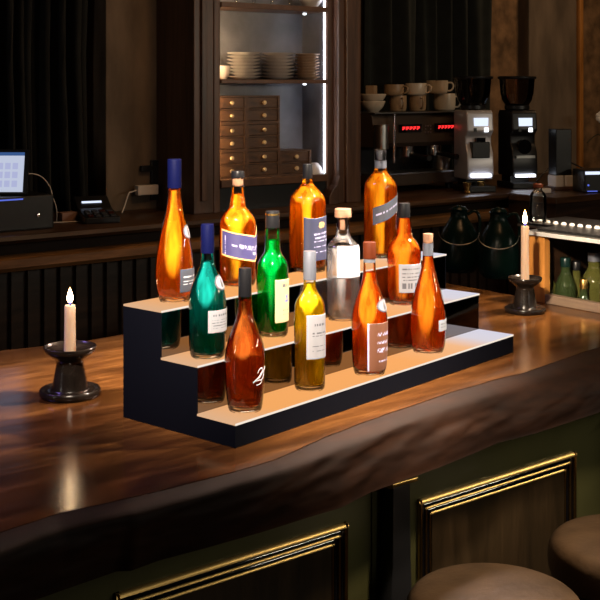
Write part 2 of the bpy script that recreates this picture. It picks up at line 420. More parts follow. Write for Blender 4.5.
# ================================================================ BAR: slab + front
top_px = [(-60, 561), (0, 542.5), (64, 520.5), (112, 510), (160, 499), (218, 484.5), (286, 465), (340, 440), (400, 417), (460, 396), (490, 387), (535, 375), (560, 366), (600, 352.5), (680, 332)]
bot_px = [(-60, 640), (0, 613), (43, 597), (117, 571), (130, 571), (160, 560), (200, 549.5), (259, 533), (316, 515), (340, 508), (370, 492.5), (440, 467), (477, 452), (497, 443), (535, 433.5), (600, 412), (680, 392)]
tw = [(zp(x, y, BZ).x, zp(x, y, BZ).y) for x, y in top_px]
bw = [(zp(x, y, .985).x, zp(x, y, .985).y) for x, y in bot_px]
SX0, SX1 = .30, 4.3
back_px = [(-40, 349), (20, 344.5), (122, 335.5)]
def yback(X): return lerp_path([(.2, 2.94), (1.1, 2.935), (1.5, 2.86), (2.0, 2.91), (2.4, 3.02), (2.6, 3.10), (2.86, 3.10), (2.98, 3.10), (4.4, 3.10)], X)
NX, NF = 420, 26
vs = []; fs = []
XN = 2.975      # the slab is notched here for the bottle well
for i in range(NX):
    X = SX0 + (SX1 - SX0) * i / (NX - 1)
    yt, yb_ = lerp_path(tw, X), lerp_path(bw, X)
    yt += .010 * fbm(X * 9, 3.3)
    row = []
    ybk = yback(X) + .01 * fbm(X * 8, 7)
    if X > XN: ybk = 2.02
    row.append((X, ybk, .985)); row.append((X, ybk, BZ - .006)); row.append((X, ybk - .006, BZ))
    for k in range(1, 12):                                     # flat top, slightly rounded to the front
        t = (1 - (1 - k / 11) ** 2) * (1 - .004 / 1.1); row.append((X, ybk - .006 + (yt + .035 - ybk) * t, BZ))
    for k in range(NF):
        t = k / (NF - 1)
        # rounded nose then rough bark-like face going in towards the bottom
        zz = BZ - (BZ - .985) * t
        y_ = yt + (yb_ - yt) * t + .035 * max(0, 1 - t / .16) ** 2
        env = sin(pi * min(1, t * 1.02)) if t < .98 else 0.05
        bul = -.012 * env * (1 + 1.2 * fbm(X * 3.2, 1.7))
        rg = .020 * env * fbm(X * 5.5 + t * 1.2, t * 3.0 + X * 1.2) + 0.005 * env * fbm(X * 17, t * 8 + 4)
        row.append((X, y_ + bul + rg, zz - .0 * t))
    vs += row
K = len(row)
for i in range(NX - 1):
    for k in range(K): fs.append((i * K + k, i * K + (k + 1) % K, (i + 1) * K + (k + 1) % K, (i + 1) * K + k))
fs.append(tuple(range(K))); fs.append(tuple((NX - 1) * K + k for k in range(K - 1, -1, -1)))
slab = MB().add(vs, fs)
for n_ in range(len(fs) - 2):
    if n_ % K >= 14: slab.mi[n_] = 1
slab = slab.build('live_edge_slab', ['slab', 'bark'], smooth=50)
props(slab, 'thick live-edge brown wooden bar top carrying the lit bottle stand', 'slab')

PY = 1.915      # front face of the bar body
bar = thing('bar_counter', 'dark olive bar front with brass moulded panels under the wooden top', 'bar')
MB().box2((.35, PY, .0), (2.95, 2.72, .9845)).box2((2.95, PY, .0), (4.2, 2.0, .9845)).build('carcass', 'green_panel', bar)
def mold(x0, x1, z0, z1):
    """a rectangular frame of stepped beads standing off the panel"""
    fr = MB()
    steps = [(0, .010, .013, 0), (.010, .011, .008, 1), (.021, .005, .011, 0), (.026, .011, .006, 1), (.037, .006, .007, 0)]
    for off, w, h, mi in steps:
        a0, a1, b0, b1 = x0 + off, x1 - off, z0 + off, z1 - off
        # each side is a rounded bead
        def bead(p, q, horiz):
            n = 6
            prof = [(-w / 2 * cos(pi * k / n), h * sin(pi * k / n) + .001) for k in range(n + 1)]
            if horiz:      # faces lean back towards the top, slightly rounded
                prof = [(-w / 2, .001)]; dd = h
                for k in range(n + 1):
                    prof.append((-w / 2 + w * k / n, dd)); dd -= (w / n) * math.tan(radians(14 + 28 * (k + .5) / n))
                prof.append((w / 2, .001))
            if horiz: fr.prism([(PY + .002 - d, p[1] + c) for c, d in prof], 'x', p[0], q[0], mi)
            else: fr.add([(p[0] + c, PY + .002 - d, z) for z in (p[1], q[1]) for c, d in prof],
                         [(k, k + 1, len(prof) + k + 1, len(prof) + k) for k in range(len(prof) - 1)] + [tuple(range(len(prof) - 1, -1, -1)), tuple(range(len(prof), 2 * len(prof)))], mi)
        bead((a0, b1 - w / 2), (a1, b1 - w / 2), True); bead((a0, b0 + w / 2), (a1, b0 + w / 2), True)
        bead((a0 + w / 2, b0), (a0 + w / 2, b1), False); bead((a1 - w / 2, b0), (a1 - w / 2, b1), False)
    o = fr.build('panel_molding', ['brass', 'black_gloss'], bar, smooth=50)
    MB().box2((x0 + .045, PY - .004, z0 + .045), (x1 - .045, PY, z1 - .045)).build('inset_panel', 'panel_wood', bar)
    return o
mz = .85
mold(yp(114, 592.6, PY).x, yp(346, 520.6, PY).x, .20, mz)
mold(yp(417, 498.2, PY).x, yp(574, 451, PY).x, .20, mz)
w_ = yp(574, 451, PY).x - yp(417, 498.2, PY).x
# corbels with brass caps
def corbel(xc):
    pts = [(.026, .914), (.026, .86), (.028, .74), (.034, .62), (.043, .48), (.050, .34), (.052, .2), (.052, .0)]
    pts = smooth_pts([(a, 0, b_) for a, b_ in pts])
    poly = [(xc - p.x, p.z) for p in pts] + [(xc + p.x, p.z) for p in reversed(pts)]
    c = MB().prism(poly, 'y', PY - .045, PY + .001).build('corbel', 'black', bar, bevel=.003)
    n = 8
    cap = [(PY + .001, .914)] + [(PY - .048 - .010 * sin(pi * k / n), .914 + .020 * k / n) for k in range(n + 1)] + [(PY + .001, .934)]
    k_ = MB().prism(cap, 'x', xc - .038, xc + .038).build('cap', 'brass', c, smooth=40)
    k_['label'] = 'brass cap'
    return c
cx1 = yp(403.5, 481, PY - .05).x
corbel(cx1)
pitch = cx1 - yp(77, 560, PY - .11).x
corbel(cx1 - .95); corbel(cx1 + .84)
# vertical seams in the green stile
for px in (372,):
    xx = yp(px, 540, PY).x
    MB().box2((xx - .003, PY - .004, .02), (xx + .003, PY, .97)).build('stile_bead', 'green_panel', bar)

# ================================================================ LIT BOTTLE STAND
SA = radians(40.37)
sdx = RGT * sin(SA) + FWD * cos(SA); sdy = -RGT * cos(SA) + FWD * sin(SA)
SO = RGT * -.1277 + FWD * 2.2383; SO.z = BZ
SROT = atan2(sdx.y, sdx.x)
SL, D = 1.0617, [0, .1025, .2081, .3239]
HS = [0, .0477, .1436, .2401]
stand = thing('bottle_stand', 'black three-step stand with lit amber treads holding the bottles on the bar', 'display stand', SO, SROT)
e = .0006
prof = [(0, e), (0, HS[1] - .004), (D[1], HS[1] - .004), (D[1], HS[2] - .004), (D[2], HS[2] - .004), (D[2], HS[3] - .004), (D[3], HS[3] - .004), (D[3], e)]
MB().prism(prof, 'x', .003, SL - .003).build('body', 'mirror_black', stand)
for xa, xb in ((0, .003), (SL - .003, SL)):
    MB().prism([(a, b) for a, b in prof], 'x', xa, xb).build('side_panel', 'black_satin', stand)
MB().box2((.0, -.003, e), (SL, 0, HS[1] - .004)).build('front_panel', 'black_satin', stand)
for k in range(3):
    y0, y1, z = D[k] - (.003 if k == 0 else .0015), D[k + 1] - .0005, HS[k + 1]
    t_ = MB().box2((0, y0, z - .004), (SL, y1, z)).build('lit_tread', ['tread'], stand)
    MB().box2((0, y0 - .0012, z - .004), (SL, y0, z)).build('lit_edge', 'tread_edge', t_)
def on_tread(px, tier, d):
    """point on a tread under column px, d metres behind its front edge"""
    v = D[tier - 1] + d
    # solve for u where column = px
    q = SO + sdy * v
    k = (px - CX) / F
    u = (k * (q - CAM).dot(FWD) - (q - CAM).dot(RGT)) / (sdx.dot(RGT) - k * sdx.dot(FWD))
    p = q + sdx * u; p.z = BZ + HS[tier]
    return p

# ================================================================ BOTTLES
def interp(prof, z):
    if z <= prof[0][1]: return prof[0][0]
    for (r0, z0), (r1, z1) in zip(prof, prof[1:]):
        if z0 <= z <= z1: return r0 + (r1 - r0) * (z - z0) / max(1e-9, z1 - z0)
    return prof[-1][0]
def smooth_prof(p, n=3):
    for _ in range(n):
        q = [p[0]]
        for (r0, z0), (r1, z1) in zip(p, p[1:]):
            q += [(r0 * .75 + r1 * .25, z0 * .75 + z1 * .25), (r0 * .25 + r1 * .75, z0 * .25 + z1 * .75)]
        q.append(p[-1]); p = q
    return p
class Bottle:
    def __init__(s, label, px, tier, base_y, rows, liq, level, power=2.0, group=None):
        """rows: (image row, half width in px) of the glass from top to bottom"""
        zt = BZ + HS[tier]
        hw = rows[-1][1]
        Z = zp(px, base_y - 3, zt); Zd = depth(Z)
        r0 = hw * Zd / F
        # the base circle's near rim is seen at base_y
        cdir = (Z - CAM); cdir.z = 0; cdir.normalize()
        near = zp(px, base_y, zt); loc = near + cdir * r0 * .55
        s.Zd = depth(loc); s.px = px; s.loc = loc; s.tier = tier
        s.root = thing('bottle', label, 'bottle', loc, 0, None)
        s.k = s.Zd / F
        s.power = power
        s.face = atan2(CAM.y - loc.y, CAM.x - loc.x)            # direction of the viewer's side
        s.prz = SROT
        prof = []
        for y, w in rows[:-1]: prof.append((w * s.k / (1.0 if power == 2 else 1.06), s.z(y)))
        prof.append((r0, 0.0)); prof.reverse()
        prof = [(r, max(0, z)) for r, z in prof]
        body = smooth_prof(prof, 2)
        s.prof = body
        g = [(body[0][0] * .9, .0)] + [(r, z + (.002 if i == 0 else 0)) for i, (r, z) in enumerate(body)]
        g = [(max(.001, g[1][0] - .004), .0)] + g[1:]
        s.top = body[-1][1]
        MB().lathe(g, 48, power=power, rz=s.prz).build('glass_body', 'bottle_glass', s.root, smooth=60)
        if liq:
            lz = s.z(level); lp = []
            zb = .0125
            MB().lathe([(max(.002, g[0][0] - .001), .0008), (interp(body, .004) - .0012, .004), (interp(body, .009) - .0010, .009), (interp(body, .012) - .004, .0115), (.004, .0085)], 40, power=power, rz=s.prz).build('glass_foot', 'thick_glass', s.root, smooth=50)
            lp.append((max(.001, interp(body, zb) - .006), zb))
            lp.append((interp(body, zb + .004) - .0028, zb + .004))
            for r, z in body:
                if zb + .006 < z < lz - .001: lp.append((max(.002, r - .0022), z))
            lp.append((max(.002, interp(body, lz) - .0022), lz))
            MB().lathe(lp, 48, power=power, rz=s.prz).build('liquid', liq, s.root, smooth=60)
    def z(s, y):
        return CZ - (y - HY) * s.k - s.loc.z
    def ring(s, name, y0, y1, w0, w1, m, label=None, bevel=.0008):
        z1, z0 = s.z(y0), s.z(y1)
        o = MB().lathe([(w1 * s.k, z0), (w0 * s.k, z1)], 32).build(name, m, s.root, bevel=bevel, smooth=40)
        if label: o['label'] = label
        return o
    def ang(s, x):          # angle about the axis that shows at column x, on a body of local half width
        return x
    def patch(s, name, x0, x1, ytop, ybot, pattern, mats, off=.0009, only=None, label=None, nu=56, nv=56, wide=None):
        """a label wrapped on the glass between image columns x0..x1 (clamped round the side)"""
        ym = ((ytop(.5) if callable(ytop) else ytop) + (ybot(.5) if callable(ybot) else ybot)) / 2
        hw = wide or interp(s.prof, s.z(ym)) / s.k
        f = lambda x: asin(max(-1, min(1, (x - s.px) / hw)))
        a0, a1 = (f(x0) if abs(x0 - s.px) < hw else (-1.75 if x0 < s.px else 1.75)), (f(x1) if abs(x1 - s.px) < hw else (1.75 if x1 > s.px else -1.75))
        yt = ytop if callable(ytop) else (lambda u: ytop)
        yb = ybot if callable(ybot) else (lambda u: ybot)
        vs = []; fs = []; mi = []
        for j in range(nv + 1):
            v = j / nv
            for i in range(nu + 1):
                u = i / nu
                z = s.z(yt(u) + (yb(u) - yt(u)) * v)
                a = s.face + a0 + (a1 - a0) * u
                q = 1
                if s.power != 2:
                    b_ = a - s.prz; q = (abs(cos(b_)) ** s.power + abs(sin(b_)) ** s.power) ** (-1 / s.power)
                r = interp(s.prof, z) * q + off
                vs.append((r * cos(a), r * sin(a), z))
        for j in range(nv):
            for i in range(nu):
                m = pattern((i + .5) / nu, (j + .5) / nv)
                if m is None: continue
                fs.append((j * (nu + 1) + i, j * (nu + 1) + i + 1, (j + 1) * (nu + 1) + i + 1, (j + 1) * (nu + 1) + i)); mi.append(m)
        mb = MB(); mb.v = vs; mb.f = fs; mb.mi = mi
        used = sorted({i for f_ in fs for i in f_}); mp = {o: n for n, o in enumerate(used)}
        mb.v = [vs[i] for i in used]; mb.f = [tuple(mp[i] for i in f_) for f_ in fs]
        o = mb.build(name, mats, s.root, smooth=80)
        sd = o.modifiers.new('paper', 'SOLIDIFY'); sd.thickness = .0005; sd.offset = -1
        if label: o['label'] = label
        return o
def text_rows(rows, x0=.12, x1=.88, seed=0, solid=None):
    """printed lines: tiny irregular words in the given v bands; returns 1 for ink, 0 for paper"""
    def f(u, v):
        for k, (a, b) in enumerate(rows):
            if a <= v <= b and x0 < u < x1:
                return 1 if hash1(int(u * 26) + 37 * k + seed) > .28 else 0
        return 0
    return f
def seal(b, xc, yc, r, m0='p_white', m1='i_grey', label=None):
    def pat(u, v):
        d = sqrt((u - .5) ** 2 + (v - .5) ** 2)
        if d > .5: return None
        if d > .40: return 1
        return 1 if (d < .30 and abs(u - .5) < .06 + .1 * (v - .2)) else 0
    return b.patch('seal', xc - r * .8, xc + r * .8, yc - r * 1.15, yc + r * 1.15, pat, [m0, m1], off=.0022, label=label or 'round white seal', nu=30, nv=36)

# ---- top step
b = Bottle('orange teardrop bottle with a tall navy neck, leftmost on the top step', 174.5, 3, 302,
           [(187, 6.4), (200, 7.0), (212, 8.6), (225, 12), (240, 15.6), (258, 18.6), (275, 19.6), (288, 18.4), (297, 15.8), (302, 14.5)], 'liq_orange', 190)
b.ring('neck_sleeve', 159, 188, 7, 7.1, 'navy', 'navy blue sleeve')
b.patch('bottle_label', 180, 200, 267, 290, text_rows([(.3, .36), (.5, .54), (.62, .66)], seed=2), ['p_grey', 'i_white'], label='dark grey label')
seal(b, 187.5, 231, 6)
b = Bottle('orange whisky bottle with a purple chevron label and cork stopper on the top step', 237.8, 3, 286,
           [(185, 6), (195, 6.5), (203, 8.2), (207, 8.2), (212, 13.2), (217, 17), (222, 18.3), (230, 18.6), (270, 18.6), (281, 18.2), (286, 16)], 'liq_whisky', 194)
b.ring('stopper_cork', 177, 186, 5.6, 5.2, 'cork'); b.ring('stopper_cap', 171, 177.5, 6.4, 6.9, 'cap_black', 'black stopper cap')
def chev(u): return 8 * (u / .78) if u < .78 else 8 - 10 * (u - .78) / .22
def purple(u, v):
    if v < .05 or v > .94 or u < .02: return 1
    if .42 < v < .56 and .40 < u < .95: return 2 if hash1(int(u * 40) + 7 * int(v * 24)) > .5 else 0
    if .64 < v < .74 and .70 < u < .80: return 2
    if .46 < v < .54 and .26 < u < .36: return 2
    if .10 < u < .125 and .2 < v < .9: return 2 if hash1(int(v * 30)) > .4 else 0
    return 0
b.patch('bottle_label', 222, 260, lambda u: 227 + chev(u), lambda u: 253 + chev(u), purple, ['p_purple', 'i_gold', 'i_lilac'], label='purple label with gold border', nu=90, nv=60)
b = Bottle('orange whisky bottle with a navy label and black cap, third on the top step', 307.6, 3, 272,
           [(178, 4.6), (183, 5), (187, 8), (192, 13), (197, 16.5), (205, 17.2), (262, 17.2), (269, 16.8), (272, 15.5)], 'liq_whisky', 186, power=3.2)
b.ring('cap', 164, 178.5, 4.9, 4.9, 'cap_black', 'black cap')
def navy(u, v):
    if (u - .62) ** 2 / .02 + (v - .18) ** 2 / .006 < 1 and hash1(int(u * 40) + 9 * int(v * 40)) > .35: return 1
    for k, (a_, c_) in enumerate(((.36, .39), (.44, .48), (.53, .56), (.66, .68), (.78, .80))):
        if a_ < v < c_ and .3 < u < .9: return 2 if hash1(int(u * 30) + 31 * k) > .3 else 0
    return 0
b.patch('bottle_label', 304, 326, lambda u: 215 + 3 * sin(u * 3) * (1 - u), 259, navy, ['p_navy', 'i_gold', 'i_lilac'], label='navy label with gold crest')
b = Bottle('tall orange bottle with a slanted dark band label, rightmost on the top step', 380.5, 3, 258,
           [(149.5, 5.6), (152, 6), (169, 5.6), (173, 7), (178, 12), (184, 15.2), (190, 15.6), (248, 15.6), (255, 15.2), (258, 14)], 'liq_whisky', 173, power=3.2)
b.ring('cork', 150.5, 160, 4.2, 3.8, 'i_dark', 'dark cork'); b.ring('neck_foil', 160.5, 168, 6.1, 6.1, 'silver', 'silver neck band', bevel=0)
b.patch('bottle_label', 373, 400, lambda u: 207 - 14 * u, lambda u: 224 - 14 * u, text_rows([(.42, .54)], .1, .9, 5), ['p_grey', 'i_lilac'], label='slanted dark grey label')
# ---- middle step
b = Bottle('teal bottle with a tall navy neck and white label, leftmost on the middle step', 207.5, 2, 358.7,
           [(252, 6.1), (262, 6.8), (272, 10), (283, 15), (295, 18.3), (310, 19), (345, 18.6), (355, 17.2), (358.7, 14.5)], 'liq_teal', 261)
b.ring('neck_sleeve', 224, 252.8, 6.6, 6.8, 'navy', 'navy blue sleeve')
b.patch('bottle_label', 208, 232, 307.5, 329.5, text_rows([(.18, .26), (.42, .45), (.54, .57), (.66, .69), (.78, .81)], seed=9), ['p_white', 'i_grey'], label='white label')
seal(b, 219.5, 281.5, 6.5)
b = Bottle('green bottle with a black gold-striped cap and cream label on the middle step', 272.5, 2, 337,
           [(227, 7), (240, 7.8), (252, 8), (257, 12), (263, 15.3), (270, 16.2), (325, 16), (333, 15.5), (337, 13.5)], 'liq_green', 240)
b.ring('cap', 211, 227.5, 6.8, 7.2, 'cap_black', 'black cap'); b.ring('cap_band', 213.2, 215, 7.0, 7.05, 'gold', 'gold band', bevel=0)
def cream(u, v):
    if .36 < v < .46 and .46 < u < .64: return 2 if hash1(int(u * 20) + 3 * int(v * 30)) > .3 else 0
    if .48 < v < .53 and .44 < u < .66: return 2
    if .10 < v < .17 and .3 < u < .8: return 1 if hash1(int(u * 26)) > .35 else 0
    if .70 < v < .73 and .3 < u < .8: return 1 if hash1(int(u * 26) + 4) > .4 else 0
    if .8 < v < .83 and .3 < u < .8: return 1 if hash1(int(u * 26) + 9) > .4 else 0
    return 0
b.patch('bottle_label', 275, 292, 277.5, 320, cream, ['p_cream', 'i_grey', 'i_blue'], label='cream label')
b = Bottle('clear glass bottle with a cork stopper and pale label on the middle step', 343, 2, 321,
           [(217, 6.2), (233, 6.5), (238, 9), (244, 15), (250, 16.8), (312, 16.6), (321, 14.2)], 'liq_clear', 247)
b.ring('stopper_cap', 208.7, 217, 8.3, 8.4, 'cork', 'wide cork top'); b.ring('stopper_cork', 217.2, 229, 5.2, 4.9, 'cork', bevel=0)
b.patch('bottle_label', 337, 363, 244.5, 275.5, lambda u, v: 1 if (.25 < v < .3 or .6 < v < .63) and .4 < u < .8 and hash1(int(u * 26)) > .5 else 0, ['p_white', 'p_silver'], label='pale label')
b = Bottle('orange-brown whisky bottle with a black cap and pale grey label, rightmost on the middle step', 404, 2, 305,
           [(217, 5.9), (225, 7.3), (236, 8), (240, 12), (247, 16.5), (253, 17.2), (294, 17), (302, 15.8), (305, 14)], 'liq_red', 218)
b.ring('cap', 203, 217.3, 5.9, 6.1, 'cap_black', 'black cap')
b.patch('bottle_label', 399, 420.5, 262, 290, text_rows([(.14, .2), (.3, .34), (.42, .46), (.54, .58), (.66, .86)], seed=4), ['p_silver', 'i_grey'], label='pale grey label')
# ---- bottom step
b = Bottle('dark amber bottle with white script and a black neck, leftmost on the bottom step', 245, 1, 412,
           [(296, 6.8), (312, 7.5), (322, 10.2), (335, 15.5), (348, 19.6), (360, 20.7), (385, 19.6), (400, 18), (408, 17), (412, 15.5)], 'liq_amber', 300)
b.ring('cap', 268, 296.5, 6.4, 6.7, 'cap_black', 'tall black cap')
def script(u, v):
    # slanted brush strokes
    w = u + (v - .5) * .45
    for cx_, cy_, rx_, ry_ in ((.40, .42, .20, .26), (.62, .58, .22, .22), (.5, .85, .3, .12)):
        d = ((w - cx_) / rx_) ** 2 + ((v - cy_) / ry_) ** 2
        if .55 < d < 1.0 and (w - cx_) * .8 > (v - cy_) * .5 - .12: return 0
    if abs(v - (.95 - .85 * w)) < .05 and .1 < w < .9: return 0
    return None
b.patch('script_mark', 253, 264.5, 361, 382, script, ['i_white'], label='white script mark', nu=44, nv=44)
b = Bottle('yellow bottle with a silver capsule and white label on the bottom step', 309.7, 1, 390.5,
           [(279, 6), (288, 6.5), (293, 9), (300, 14), (308, 15.6), (380, 15.6), (387, 15), (390.5, 13.5)], 'liq_yellow', 283)
b.ring('capsule', 251, 279.5, 6.3, 6.6, 'silver', 'silver capsule')
b.patch('bottle_label', 306.5, 329, 312.5, 356, text_rows([(.2, .25), (.4, .43), (.46, .48), (.7, .72), (.8, .82)], .2, .75, 11), ['p_silver', 'i_grey'], label='white label')
b = Bottle('orange long-necked bottle with a brown label and red-brown cap on the bottom step', 369.5, 1, 375,
           [(258, 5.8), (275, 6.5), (285, 9), (297, 13.5), (312, 17.5), (325, 18.2), (355, 17.6), (368, 16.5), (375, 14.8)], 'liq_red', 272)
b.ring('cap', 242, 258.3, 6.4, 6.6, 'cap_brown', 'red-brown cap'); b.ring('neck_foil', 258.5, 262, 6.0, 6.2, 'silver', 'silver band', bevel=0)
b.patch('bottle_label', 367.5, 391, 320, 368, lambda u, v: 1 if (u < .05 or (.2 < v < .26 or .38 < v < .42 or .52 < v < .6 or .76 < v < .8) and .3 < u < .85 and hash1(int(u * 22) + int(v * 30)) > .35) else 0, ['p_brown', 'i_lilac'], label='brown label')
seal(b, 381, 304, 5.5, 'p_silver', 'i_grey', 'oval silver seal')
b = Bottle('orange bottle with a cork top and silver neck band, rightmost on the bottom step', 428, 1, 353,
           [(242, 4.9), (255, 5.2), (265, 6), (280, 10), (297, 15), (315, 17.8), (330, 18.1), (345, 17), (353, 14.6)], 'liq_red', 256)
b.ring('stopper_cork', 233.6, 243, 4.9, 4.9, 'cork', 'orange-brown cork top'); b.ring('neck_foil', 243, 255.3, 5.15, 5.4, 'silver', 'silver neck band', bevel=0)
b.patch('bottle_label', 438.5, 448, 317.5, 328.5, text_rows([(.3, .4), (.6, .66)], seed=3), ['p_white', 'i_grey'], label='small white label')

# ================================================================ CANDLES
def candle(px, base_y, base_hw, dish_y, dish_hw, top_y, cw, fl_y, lab_h, lab_c):
    p = zp(px, base_y, BZ); Zd = depth(p); k = Zd / F
    z = lambda y: CZ - (y - HY) * k - BZ
    R, r = base_hw * k, dish_hw * k
    zd = z(dish_y)
    h = thing('candle_holder', lab_h, 'candle holder', p)
    prof = [(R * .93, .0), (R, .006), (R, .014), (R * .95, .018), (R * .80, .013), (R * .62, .014), (R * .58, .02), (R * .50, zd * .45), (R * .42, zd * .72), (r * .62, zd * .78), (r * .95, zd * .90), (r, zd), (r * .96, zd + .002), (r * .90, zd - .004), (r * .55, zd - .010), (.012, zd - .011), (.012, zd - .0105)]
    MB().lathe(smooth_prof(prof, 1), 56).build('pedestal', 'ceramic', h, smooth=50)
    cz = BZ + zd - .0098
    c = thing('candle', lab_c, 'candle', (p.x, p.y, cz))
    H = z(top_y) + BZ - cz; w = cw * k
    MB().lathe([(w * 1.05, 0), (w * 1.02, H * .3), (w * .98, H * .7), (w * .96, H - .003), (w * .85, H), (w * .4, H - .003), (.002, H - .003)], 32).build('wax_stick', 'wax', c, smooth=50)
    MB().tube([(0, 0, H - .004), (.0005, 0, H + .006), (.0015, 0, H + .012)], .0011, 8).build('wick', 'wick', c)
    hf = z(fl_y) + BZ - cz - H
    pr = [(.0012, .001), (.0034, .005), (.0056, .012), (.0066, .019), (.0062, .027), (.0048, .036), (.0028, .045), (.0006, .055)]
    s_ = hf / .055
    f = MB().lathe([(a * 1.0, H + b_ * s_) for a, b_ in smooth_prof(pr, 2)], 20).build('flame', 'flame', c, smooth=80)
    return c
candle(70, 395.5, 30.5, 346.5, 26.5, 305, 5.7, 287, 'dark glazed candle holder with a rimmed foot at the left end of the bar', 'short lit cream candle left of the lit bottle stand')
candle(525, 312, 20.5, 277.5, 17, 226, 4, 209.5, 'dark candle holder beside the bottle well at the right', 'tall lit candle right of the lit bottle stand')

# ================================================================ GREEN JUGS
def jug(px, by, hw, top, label, spout):
    p = zp(px, by - 6, BZ); k = depth(p) / F; R = hw * k; H = (by - 6 - top) * k
    t = thing('glass_jug', label, 'jug', p, 0, None)
    MB().lathe(smooth_prof([(R * .72, 0), (R * .95, H * .08), (R, H * .25), (R * .96, H * .45), (R * .80, H * .62), (R * .55, H * .74), (R * .40, H * .82), (R * .40, H * .90), (R * .46, H * .93)], 2), 44).build('body', 'green_jug', t, smooth=60)
    MB().lathe([(R * .36, H * .92), (R * .40, H * .94), (R * .34, H * .97), (R * .12, H * .99), (R * .10, H)], 24).build('lid', 'green_jug', t, smooth=40)
    fa = atan2(-p.y, -p.x)
    side = Vector((-sin(fa), cos(fa), 0)); fr = Vector((cos(fa), sin(fa), 0))
    pts = []
    for i in range(15):
        a = pi * i / 14
        pts.append(side * (R * .95 * cos(a)) + fr * (R * (.30 + .70 * max(0, sin(a)) ** .6)) + UP * (H * .60 - H * .16 * sin(a)))
    MB().tube(pts, .0014, 8).build('bail_wire', 'steel', t, smooth=60)
    hp = [side * spout * R * .40 + UP * H * .86, side * spout * R * .75 + UP * H * .93, side * spout * R * .95 + UP * H * .86, side * spout * R * 1.0 + UP * H * .70, side * spout * R * .9 + UP * H * .52]
    MB().tube(smooth_pts(hp), .006, 10).build('handle', 'green_jug', t, smooth=60)
jug(459, 277, 21, 205, 'dark green glass jug with a wire bail nearest the lit stand', 1)
jug(498.5, 283, 21, 207, 'dark green glass jug with a wire bail beside the tall candle', 1)

# ================================================================ BOTTLE WELL AT THE RIGHT
XS = 2.945
ws = thing('bottle_well', 'wooden bottle well with a perforated steel top behind the right-hand candle', 'bar station', (XS, 2.4, BZ))
def loc(o): return o
q = lambda a, b_: (Vector(a) - Vector((XS, 2.4, BZ)), Vector(b_) - Vector((XS, 2.4, BZ)))
y_end = xp(529, 260, XS).y; y_in = xp(544.5, 260, XS).y
zt = xp(536, 233, XS).z
TOPH = zt
MB().box2(*q((XS, y_in, BZ + .0005), (XS + .028, y_end, zt - .004))).build('end_post', 'orange_wood', ws, bevel=.002)
MB().box2(*q((XS + .031, y_end - .03, .95), (XS + .36, y_end, zt - .004))).build('end_panel', 'dark_wood', ws)
yn = 1.62 + .45
MB().box2(*q((XS, yn, BZ + .0005), (XS + .028, y_in - .0005, BZ + .030))).build('sill', 'pale_wood', ws, bevel=.003)
MB().box2(*q((XS + .031, yn, .93), (XS + .36, y_end - .0305, .95))).build('well_floor', 'dark_wood', ws)
MB().box2(*q((XS + .345, yn, .9505), (XS + .36, y_end - .0305, zt - .004))).build('back_panel', 'black', ws)
mb = MB(); mb.box2(*q((XS - .012, yn, zt - .003), (XS + .40, y_end + .02, zt + .004)))
mb.build('steel_top', 'steel', ws, bevel=.002)
MB().box2(*q((XS + .12, y_end + .0205, zt - .003), (XS + .40, y_end + .155, zt + .004))).build('steel_wing', 'steel', ws, bevel=.002)
MB().box2(*q((XS - .016, yn, zt - .006), (XS - .0125, y_end + .02, zt + .006))).build('front_lip', 'lip', ws)
mb = MB(); yq = y_end + .15
mb.prism([(XS + .03 - XS, yn - 2.4), (.38, yn - 2.4), (.38, yq - 2.4), (.125, yq - 2.4), (.125, y_end - 2.41), (.03, y_end - 2.41)], 'z', zt + .0042 - BZ, zt + .012 - BZ)
mb.build('rubber_mat', 'black', ws)
yy = yq - .02; proto = None
while yy > yn + .02:
    for j in range(1):
        xx = XS + .17
        lo = Vector((xx, yy, zt + .0122)) - Vector((XS, 2.4, BZ))
        if proto is None:
            proto = MB().lathe([(.0095, 0), (.009, .004), (.007, .007), (.003, .0085)], 16).build('stud', 'stud', ws, smooth=50); o = proto
        else:
            o = proto.copy(); C.objects.link(o)
        o.location = lo
    yy -= .034

def small_bottle(px, capy, r, label, m, capm, X, hn=.28, cap_h=.03, caplab=None):
    p = xp(px, capy, X)
    z0 = .9505; H = p.z - z0
    t = thing('bottle', label, 'bottle', (p.x, p.y, z0), 0)
    prof = [(r * .9, 0), (r, .006), (r, H - .115), (r * .9, H - .085), (r * .50, H - .055), (r * .42, H - .045), (r * .42, H - .012)]
    MB().lathe(smooth_prof(prof, 2), 28).build('glass_body', m, t, smooth=50)
    o = MB().lathe([(r * .46, H - cap_h), (r * .48, H - .002), (r * .44, H)], 20).build('cap', capm, t, smooth=40)
    return t
small_bottle(548.5, 263, .036, 'olive bottle with a gold cap beside the orange wooden post', 'dark_bottle', 'gold', XS + .085)
small_bottle(565.5, 257.5, .036, 'dark green bottle with a green cap, second from the wooden post', 'green_bottle', 'liq_green' if False else 'green_jug', XS + .10)
small_bottle(576, 261, .034, 'slim olive bottle with a dark cap in the middle of the bottle well', 'dark_bottle', 'cap_black', XS + .16)
small_bottle(583.5, 279, .027, 'short dark bottle with a yellow cap in the bottle well', 'green_bottle', 'gold', XS + .075)
small_bottle(594, 252, .043, 'large olive bottle with a grey capsule at the right of the bottle well', 'dark_bottle', 'silver', XS + .15)
small_bottle(603.5, 250, .034, 'bottle with a gold capsule at the far right edge of the bottle well', 'dark_bottle', 'gold', XS + .25)
small_bottle(556.5, 264, .033, 'dark bottle with a grey cap behind the gold-capped one', 'green_bottle', 'silver', XS + .185)

